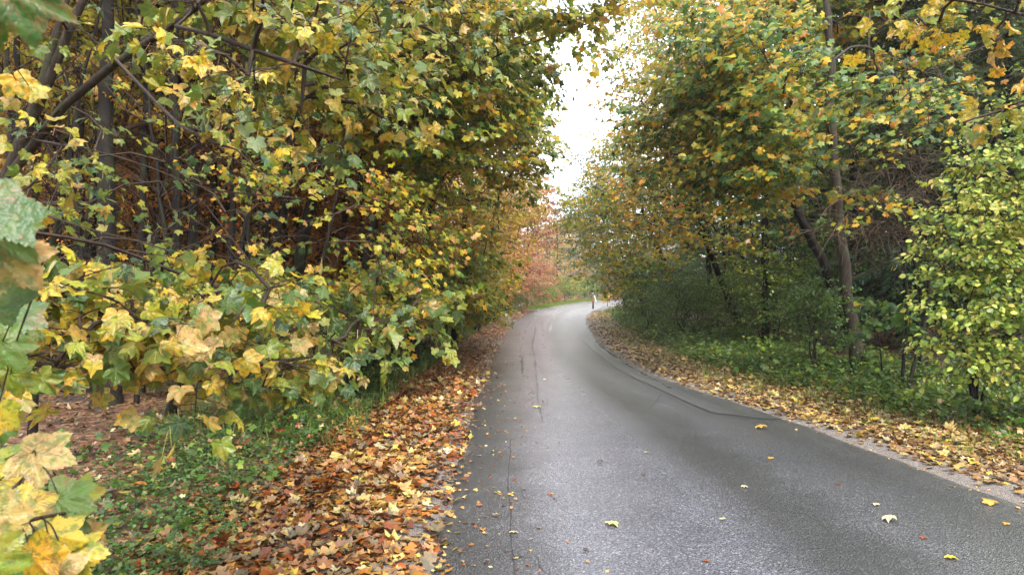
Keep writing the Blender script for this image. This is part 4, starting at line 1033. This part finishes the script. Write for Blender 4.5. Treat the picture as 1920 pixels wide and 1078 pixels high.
tree('maple_tree', 'thin dark tree with golden leaves standing left of the leaning one', 'tree', b,
     [[b, P(1350, 520, 22.5), P(1315, 420, 22), P(1290, 250, 22), P(1270, 60, 22)]], .13,
     [(P(1270, 150, 21), (2.3, 2.2, 2.6)), (P(1250, 370, 21), (2.4, 2.2, 1.4)), (P(1360, 430, 20), (2.0, 1.5, .9), .8)], 360, 28, .85, .10, FARL, 'gold', .50, 83, sig=.30, light=RT)
b = G(1352, 28)
tree('maple_tree', 'slim upright golden tree on the right verge next to the thin dark one', 'tree', b,
     [[b, P(1330, 520, 28), P(1320, 400, 28), P(1250, 200, 28), P(1230, 20, 28)]], .14,
     [(P(1240, 180, 27), (1.6, 2.2, 3.6)), (P(1250, 10, 27), (2.2, 2, 2.2)), (P(1190, 360, 27), (2.3, 2.2, 2.0)), (P(1230, 430, 26), (2.2, 2., 1.3))], 330, 27, .9, .105, FARL, 'gold', .46, 84, sig=.30, light=RT)
b = G(1290, 34)
tree('maple_tree', 'broad yellow-green tree leaning over the right side of the road', 'tree', b,
     [[b, P(1250, 500, 34), P(1200, 380, 34), P(1170, 200, 34)]], .16,
     [(P(1188, 290, 33), (1.8, 2.6, 2.6)), (P(1150, 400, 34), (2.4, 2.6, 2.4)), (P(1180, 500, 33), (2.2, 2.2, 1.4))], 280, 30, 1.0, .13, FARL, 'maple', .48, 85, light=RT, lmat=M_FAR)
b = G(1210, 42)
tree('hornbeam_tree', 'blue-green leafy tree leaning over the road on the inside of the bend', 'tree', b,
     [[b, P(1190, 500, 42), P(1150, 400, 42), P(1130, 280, 42)]], .16,
     [(P(1126, 350, 41), (1.7, 2.6, 3.0)), (P(1105, 430, 41), (2.2, 2.6, 2.3)), (P(1195, 515, 40), (1.9, 2.2, 1.3))], 280, 32, 1.0, .11, OVF, 'teal', .38, 86, light=RT, lmat=M_FAR)
b = G(1175, 56)
tree('hornbeam_tree', 'hazy dark green tree deepest on the inside of the bend', 'tree', b,
     [[b, P(1160, 500, 56), P(1120, 420, 56), P(1110, 350, 56)]], .18,
     [(P(1115, 400, 56), (2.4, 3, 3.0)), (P(1120, 480, 55), (2.4, 2.6, 2.2)), (P(1205, 520, 52), (2.2, 2.2, 1.4))], 230, 32, 1.2, .13, OVF, 'teal', .3, 87, light=RT, lmat=M_FAR)

# shrubs under the right trees
def shrub(px, D, label, seed, ells, pal='dark', mu=.5, size=.055, ns=110, nl=30, L=.5, tm=OVF, r0=.03, lmat=None, **kw):
    b = G(px, D); rg = np.random.default_rng(seed)
    hh = max(e[0][2] for e in ells)-b[2]
    tr = [[b, b+np.array([rg.normal()*.2, rg.normal()*.2, hh*.5]), b+np.array([a_*hh*.35, rg.normal()*.3, hh*1.0])] for a_ in (-.8, 0, .8)]
    return tree('shrub', label, 'shrub', b, tr, r0, ells, ns, nl, L, size, tm, pal, mu, seed, light=RT if px > 1000 else LT, lmat=lmat or M_LEAF, sides=6, flare=False, **kw)
s1 = shrub(1530, 15, 'green shrub at the foot of the leaning tree on the right', 91, [(P(1530, 590, 15), (.9, .8, .9))], mu=.62)
s2 = shrub(1290, 26, 'rounded green shrub left of the slim golden tree', 92, [(P(1290, 560, 26), (1.5, 1.3, 1.2))], mu=.55, size=.07, L=.6)
s3 = shrub(1220, 33, 'dark green shrub beside the leaf-strewn verge before the bend', 93, [(P(1215, 545, 33), (1.8, 1.6, 1.7))], pal='dark', mu=.4, size=.08, L=.7, lmat=M_FAR)
s4 = shrub(1450, 19, 'yellow-green shrub behind the thin dark tree on the right', 94, [(P(1440, 520, 19.5), (1.5, 1., 1.2))], pal='lime', mu=.25, size=.07)
for (s_, px, D, sc, lab) in [(s2, 1400, 21, .8, 'green shrub between the thin dark tree and the leaning tree'), (s3, 1212, 44, 1.0, 'dark green shrub behind the upright red-brown marker post'), (s2, 1192, 54, 1.0, 'hazy green shrub on the inside of the bend'),
                             (s3, 1350, 31, 1.0, 'dark green shrub behind the slim golden tree'), (s3, 1250, 39, 1.15, 'dark green shrub far in under the yellow-green tree'),
                             (s3, 1500, 24, 1.2, 'dark green shrub far behind the leaning tree'), (s3, 1640, 22, 1.3, 'dark green shrub far behind the thick grey-brown trunk'), (s2, 1760, 17, 1.3, 'dark shrub in the gloom behind the yellow-green bush'),
                             (s2, 1210, 29.5, .8, 'low green shrub at the edge of the right verge')]:
    dup(s_, G(px, D), rngp.random()*6.28, sc, lab)
for j in range(24):
    t_ = j/23; D = 12.5+40*t_**1.3; q = np.array([np.interp(D, REs[:, 1], REs[:, 0])]); off = 4.3+(j % 3)*.9+rngp.random()*.4
    X = float(q[0])+off; pxx = 960+X/D*F
    if pxx > 1560: continue
    dup((s1, s3, s2, s4)[j % 4], (X, D, float(gz(np.array([X]), np.array([D]))[0])-.05), rngp.random()*6.28, ((.75, .55, .6, .6)[j % 4])+.3*rngp.random(), f'low dark bush on the right verge, {rzone(pxx)}', 'bushes along the right verge')
# big lime bush at the right edge
b = G(1830, 10.2)
tree('shrub', 'large bush with small yellow-green leaves at the right edge', 'shrub', b,
     [[b, P(1815, 600, 10), P(1800, 450, 9.8), P(1790, 330, 9.7)], [b, P(1840, 560, 10), P(1880, 400, 10), P(1900, 250, 10)], [b, P(1800, 620, 9.8), P(1770, 500, 9.6)], [b, P(1880, 620, 9.8), P(1940, 480, 9.8)]], .035,
     [(P(1830, 440, 9.6), (.68, .8, .85)), (P(1900, 330, 9.6), (.75, .8, .9)), (P(1815, 570, 9.5), (.62, .7, .75)), (P(1920, 520, 9.4), (.7, .8, .9)), (P(1950, 220, 9.8), (.7, .7, .7), .7), (P(1870, 670, 9.4), (.8, .6, .4))], 350, 27, .42, .074, OVN, 'lime', .42, 95, sig=.34, light=RT, lmat=M_GREEN, twigs=1, sides=6, flare=False, droop=.6)
# overhanging yellow leaves top right
b = np.array([6.8, 4.8, .25])
tree('maple_tree', 'near maple mostly outside the picture, its yellow leaves hanging in at the upper right', 'tree', b,
     [[b, b+np.array([-.1, .2, 2]), b+np.array([-.4, .3, 4]), b+np.array([-.6, .4, 6.5])]], .09,
     [(P(1850, -5, 5.2), (.75, .6, .22)), (P(1900, 50, 5.4), (.3, .4, .14), .8), (P(1860, 215, 5.6), (.3, .3, .14), .55), (P(2000, 120, 5.2), (.4, .5, .5), .8)], 34, 7, .35, .065, NEAR, 'gold', .62, 96, sig=.12, light=(-.4, -1, 0), lmat=M_NEAR, twigs=2, lim=.012, petiole=1.0, droop=.7, below=.1,
     limbs=[[P(2050, 60, 5.2), P(1900, 20, 5.2), P(1780, 10, 5.2), P(1640, 5, 5.2)], [P(2050, 180, 5.5), P(1930, 190, 5.5), P(1830, 215, 5.6), P(1800, 230, 5.6)]])
# dark spruce
def spruce(px, D, h, rad, label, seed):
    rg = np.random.default_rng(seed); b = G(px, D)
    root = tag(empty('spruce_tree', b), label, 'tree')
    t = Tubes(); t.add(np.stack([np.zeros(16), np.zeros(16), np.linspace(0, h, 16)], 1), np.linspace(.17, .02, 16), 8); t.make('trunk', M_BARK, root)
    tb = Tubes(); pos, ax = [], []
    for z in np.arange(1.2, h-.2, .28):
        f = 1-z/h; n = 6
        for q in range(n):
            a = rg.random()*6.28; ln = rad*(f**.7)*(.7+.5*rg.random())+.15
            dv = np.array([math.cos(a), math.sin(a), 0]); pp = np.array([[0, 0, z]]) + dv*np.linspace(0, ln, 7)[:, None]+np.array([0, 0, -.35*ln])*(np.linspace(0, 1, 7)**1.6)[:, None]
            tb.add(pp, np.linspace(.018, .004, 7), 4)
            m = int(ln*120); tt_ = rg.random(m)**.7; sdv = np.array([-dv[1], dv[0], 0]); wv = (rg.random(m)-.5)*.55*ln*(1.1-tt_)
            p = np.array([0, 0, z])+dv*(tt_*ln)[:, None]+sdv*wv[:, None]; p[:, 2] -= .35*ln*tt_**1.6+.25*np.abs(wv)+rg.random(m)*.08
            pos.append(p); ax.append(dv*.6+sdv*np.sign(wv)[:, None]*.7+np.array([0, 0, -.35])+rg.normal(0, .25, (m, 3)))
    tb.make('branches', M_TWIG, root)
    pos = np.concatenate(pos); ax = np.concatenate(ax); n = len(pos)
    T = tmpl_fan([(-.05, .0), (-.09, .4), (0, 1), (.09, .4), (.05, 0)], .1)
    col = palc('teal', np.clip(rg.normal(.12, .12, n), 0, 1))*.6
    V, Fc, cc, ve = place(T, pos, ax, np.array([0, 0, 1.])+rg.normal(0, .4, (n, 3)), .17*np.clip(rg.normal(1, .3, n), .4, 2), col, rg)
    build('needles', V, Fc, M_FAR, root, col=cc, vein=ve)
    return root
sp1 = spruce(1890, 17, 12, 2.6, 'dark blue-green spruce behind the big bush at the right edge', 97)
for (px_, D_, s_, l_) in [(1722, 16.5, .9, 'dark spruce half hidden behind the tangle of dead vines'), (1640, 27, 1.1, 'dark spruce in the gloom behind the thick grey-brown trunk'), (1540, 31, 1.1, 'dark spruce behind the crooked leaning tree'),
        (1450, 37, 1.15, 'dark spruce far in between the leaning tree and the thin dark one'), (1370, 43, 1.2, 'dark spruce far in behind the thin dark tree'), (1800, 26, 1.2, 'dark spruce behind the big yellow-green bush'),
        (1960, 23, 1.2, 'dark spruce cut off by the right edge behind the bush'), (1590, 40, 1.3, 'tall dark spruce deepest behind the thick grey-brown trunk'), (1290, 52, 1.2, 'dark spruce deep behind the broad yellow-green tree'), (1700, 38, 1.3, 'tall dark spruce deepest behind the dead vines')]:
    dup(sp1, G(px_, D_), px_*.7, s_, l_)

# right interior trees
proto_r = []
for i, (px, D, r_, pal_, mu_) in enumerate([(1690, 19, .11, 'dark', .5), (1480, 27, .12, 'gold', .35), (1590, 25, .10, 'lime', .15)]):
    b = G(px, D); h = 13+i
    e = [(b+np.array([0, 0, h*.75]), (2.6, 2.4, h*.24)), (b+np.array([0, 0, h*.42]), (2.2, 2., 1.9), .5)]
    lab = ['dark thin tree right of the thick grey-brown trunk', 'slender tree behind the leaning tree on the right', 'slender green-leaved tree behind the thick grey-brown trunk'][i]
    proto_r.append(tree('forest_tree', lab, 'tree', b, [[b, b+np.array([.15, 0, h*.4]), b+np.array([.05, .1, h*.7]), b+np.array([-.1, .1, h])]], r_, e, 230, 36, .9, .10, FARL, pal_, mu_, 150+i, lmat=M_FAR, light=(-.3, -.4, .3)))
for j, (X, Y) in enumerate([(-12, 7), (-13, -1), (-16, 4), (-11, -8), (-18, -6), (-17, 10), (-22, 2), (-24, 12), (-21, 18), (-8.5, -10), (-28, 8), (-5, -15), (13, 7), (15, 0), (18, 9), (12, -10), (21, 4), (24, 14), (20, 18), (-5, -24), (13, -26), (14, -20)]):
    dup(proto_r[j % 3], (X, Y, float(gz(np.array([X*1.]), np.array([Y*1.]))[0])-.05), j*1.3, .9+.25*rngp.random(), 'slender leafy tree of the wood beside and behind the viewpoint', 'trees around the viewpoint')
k_ = 0
for ring, (D0, D1, n) in enumerate([(19, 26, 5), (26, 38, 10), (38, 60, 12)]):
    for j in range(n):
        px = (1420, 1300, 1200)[ring]+(640, 760, 820)[ring]*(j+.5+rngp.normal()*.2)/n; D = D0+(D1-D0)*rngp.random()
        b = G(px, D); d_, s_ = roadcoord([b[0]], [b[1]])
        if d_[0] < 3.2 or s_[0] < 0: continue
        s = .85+.3*rngp.random()
        dup(proto_r[k_ % 3], b, rngp.random()*6.28, s, f'slender tree {depth(D)} the right wood, {rzone(px)}', 'trees inside the right wood'); k_ += 1

# tangle of dead vines
def vines():
    rg = np.random.default_rng(9)
    b = G(1690, 12.2); root = tag(empty('vine_tangle', b), 'tangle of bare brown vines hanging between the thick trunk and the big bush', 'vines')
    t = Tubes(); t2 = Tubes()
    t2.add(smoothp([np.zeros(3), P(1700, 560, 12.2)-b, P(1680, 400, 12)-b, P(1640, 250, 12)-b], 20), np.linspace(.03, .012, 20), 6)
    t2.add(smoothp([np.zeros(3)+[.1, 0, 0], P(1740, 560, 12.4)-b, P(1730, 380, 12)-b, P(1700, 120, 12)-b], 20), np.linspace(.035, .012, 20), 6)
    c = [(P(1660, 330, 12)-b, (1.15, .9, .75)), (P(1640, 420, 11.8)-b, (1.0, .7, .45)), (P(1720, 230, 12)-b, (.9, .8, 1.0)), (P(1740, 130, 12)-b, (.8, .8, 1.0))]
    for q in range(430):
        cc, rr = c[rg.integers(0, 4)] if rg.random() < .5 else c[rg.integers(0, 2)]
        p = cc+nrm(rg.normal(size=3))*rg.random()**.5*np.array(rr); d = nrm(rg.normal(size=3)*[1, .6, .7]); ln = .3+1.1*rg.random()
        pts = [p]; 
        cur = rg.normal(0, .35, 3)
        for _ in range(7):
            d = nrm(d+cur*.35+np.array([0, 0, -.10])+rg.normal(0, .12, 3)); pts.append(pts[-1]+d*ln/7)
        r_ = .0035+.0055*rg.random()**2
        t.add(smoothp(pts, 12), np.linspace(r_, r_*.5, 12), 4)
    t2.make('stem', M_BARK, root); t.make('vines', M_VINE, root)
    return root
vines()
b = G(1725, 13.2)
tree('maple_sapling', 'thin sapling with scattered yellow-green leaves growing through the dead vines', 'sapling', b, [[b, P(1715, 500, 12.6), P(1690, 300, 12), P(1670, 120, 12)]], .03,
     [(P(1650, 260, 11.6), (.8, .6, .5)), (P(1720, 180, 11.6), (.7, .6, .7)), (P(1700, 380, 11.4), (.7, .5, .4), .7), (P(1620, 400, 11.4), (.5, .5, .35), .5)], 60, 12, .45, .07, MID, 'gold', .35, 99, sig=.25, light=RT, twigs=2)
# leaf spray in front of the trunk, right
b = G(1655, 13)
tree('maple_sapling', 'small maple sapling with broad green leaves beside the foot of the thick grey-brown trunk', 'sapling', b, [[b, P(1650, 650, 13), P(1640, 600, 12.8)]], .018,
     [(P(1645, 600, 12.6), (.5, .4, .32))], 12, 12, .35, .10, MID, 'gold', .25, 98, light=RT, twigs=2)

# ------------------------------------------------------------------ FAR END OF THE ROAD
def far_tree(X, Y, h, w, label, seed, pal, mu, name='tree_by_bend', low=.2):
    b = np.array([X, Y, float(gz(np.array([X]), np.array([Y]))[0])-.05])
    e = [(b+np.array([0, 0, h*.66]), (w*.8, w*.8, h*.32)), (b+np.array([0, 0, h*.36]), (w, w, h*.26)), (b+np.array([0, -.5, h*.15]), (w*.9, w*.8, h*.12), .8)]
    return tree(name, label, 'tree', b, [[b, b+np.array([.2, 0, h*.5]), b+np.array([0, 0, h*.92])]], .16, e, 220, 30, 1.3, .17, OVF, pal, mu, seed, lmat=M_FAR, twigs=0, light=(0, -.6, .3))
far = [far_tree(1.4, 69, 12.5, 3.3, 'dusky pink-brown tree on the outside of the bend', 201, 'rust', .7),
       far_tree(6.2, 96, 13, 4.4, 'hazy orange-green tree beyond the bend', 202, 'orange', .75),
       far_tree(13, 122, 13, 4.8, 'hazy green tree beyond the white leaning post', 203, 'teal', .55),
       far_tree(-1.0, 62, 7, 2.2, 'dark brown bare-looking tree left of the bend', 204, 'beech', .15)]
for (k_, X, Y, s, lab) in [(0, -2.5, 64, 1.15, 'reddish tree behind the orange one on the left before the bend'), (1, -4, 88, 1.25, 'pale orange tree far beyond the bend on the left'), (2, 5, 100, .95, 'hazy green tree in the middle beyond the bend'),
                            (2, 3.5, 128, 1.6, 'pale tall tree fading into the mist under the sky gap'), (0, 12, 140, 1.45, 'mist-pale tree top below the sky gap'), (1, 22, 132, 1.2, 'hazy orange tree right of the white leaning post'),
                            (2, -8, 108, 1.5, 'faint tree in the mist at the left of the far group'), (3, 19, 90, 1.25, 'dark hazy tree inside the bend past the marker post'), (2, 24, 84, 1.3, 'green hazy tree inside the bend behind the right-hand wood'),
                            (0, 9.5, 112, 1.25, 'pinkish hazy tree under the sky gap beyond the bend'), (3, 4.0, 84, .8, 'small dark tree on the outside of the bend'), (0, 31, 138, 1.5, 'misty tree to the right beyond the bend'), (2, 16.5, 76, 1.0, 'green tree on the inside of the bend just past the marker post')]:
    dup(far[k_], (X, Y, float(gz(np.array([X]), np.array([Y]))[0])-.05), rngp.random()*6.28, s, lab)
for j in range(26):
    left = j < 15
    px = (-60+ j*66) if left else (1230+(j-15)*68)
    D = (58, 70, 84)[j % 3]+rngp.random()*6
    b = G(px, D); d_, s_ = roadcoord([b[0]], [b[1]])
    if d_[0] < 5: continue
    dup(far[(0, 3, 1, 2)[j % 4]], b, rngp.random()*6.28, 1.0+.3*rngp.random(), f"hazy tree at the back of the {'left' if left else 'right'} wood, {zone(px) if left else rzone(px)}", 'trees at the back of the wood')
fs = shrub(1060, 90, 'low pale green shrub on the grassy bank outside the bend', 210, [(P(1060, 538, 90), (2.4, 1.6, 1.5))], pal='lime', mu=.2, size=.13, L=.9, lmat=M_FAR, twigs=0)
for j, (px, D, s) in enumerate([(905, 140, 1.5), (960, 150, 1.6), (1005, 142, 1.55), (1050, 152, 1.6), (1095, 146, 1.5), (1135, 140, 1.6), (1180, 138, 1.7), (1075, 128, .8), (1120, 126, .85), (1030, 126, .9), (1150, 112, .8)]):
    dup(far[(2, 1, 3, 2)[j % 4]], G(px, D), j*1.9, s, f"mist-pale tree at the very back beyond the bend, {'low' if s < 1 else 'tall'}", 'misty trees beyond the bend')
for (px, D, s, lab) in [(1085, 100, 1.0, 'rounded pale shrub beside the white leaning post'), (1020, 80, .9, 'low shrub at the foot of the dusky pink-brown tree'), (1000, 68, .8, 'low green shrub left of the bend'), (1108, 112, 1.1, 'hazy shrub behind the white leaning post'), (978, 56, .6, 'small green shrub by the left verge before the bend')]:
    dup(fs, G(px, D), rngp.random()*6.28, s, lab)
b = G(1139, 74)
tree('maple_sapling', 'small pale yellow sapling lit at the inside edge of the bend', 'sapling', b, [[b, b+np.array([0, 0, .7]), b+np.array([.1, 0, 1.4])]], .03, [(b+np.array([0, 0, 1.0]), (.4, .4, .6))], 22, 12, .3, .12, FARL, 'gold', .7, 211, light=RT, lmat=M_FAR)

# ------------------------------------------------------------------ ferns
def fern(px, D, s, label, seed):
    rg = np.random.default_rng(seed); b = G(px, D)+np.array([0, 0, .05]); root = tag(empty('fern', b), label, 'fern', 'ferns in the left wood')
    t = Tubes(); pos, ax, sc = [], [], []
    for q in range(9):
        a = q/9*6.28+rg.normal()*.2; d = np.array([math.cos(a), math.sin(a), 0]); tt_ = np.linspace(0, 1, 16)
        sp_ = d*(tt_*.42*s)[:, None]+np.array([0, 0, s*.42])*(np.sin(tt_*2.2)*.9)[:, None]; t.add(sp_, np.linspace(.003, .001, 16), 3)
        sd_ = np.array([-d[1], d[0], 0])
        for sg in (-1, 1):
            pos.append(sp_[2:]); ax.append(np.tile(sd_*sg+d*.35, (14, 1))); sc.append(s*.16*np.sin(np.linspace(.5, 3.0, 14)))
    t.make('stalk', M_TWIG, root); pos = np.concatenate(pos); ax = np.concatenate(ax); sc = np.concatenate(sc); n = len(pos)
    V, Fc, cc, ve = place(tmpl_fan([(-.1, 0), (-.12, .4), (0, 1), (.12, .4), (.1, 0)], .2), pos, ax, np.tile([0, 0, 1.], (n, 1))+rg.normal(0, .15, (n, 3)), sc, palc('dark', rg.normal(.6, .1, n)), rg, .3)
    build('frond', V, Fc, M_GREEN, root, col=cc, vein=ve)
fern(300, 11.6, 1.0, 'larger green fern on the brown floor under the low branches', 1)
fern(262, 12.4, .8, 'smaller green fern left of the larger one', 2)

# ------------------------------------------------------------------ mist
m, n, N, L = newmat('mist')
pv = nd(N, 'ShaderNodeVolumePrincipled'); pv.inputs['Color'].default_value = (.93, .95, .98, 1); pv.inputs['Density'].default_value = .00055; pv.inputs['Anisotropy'].default_value = .2
o = nd(N, 'ShaderNodeOutputMaterial'); L.new(pv.outputs[0], o.inputs['Volume'])
V, Fq = bx(0, 0, 0, 1, 1, 1)
V = V*np.array([300, 340, 32])+np.array([0, 125, -2.5])
hz = build('haze', V, Fq, m, smooth=False)
tag(hz, 'thin autumn mist between the trees', 'mist', kind='stuff')
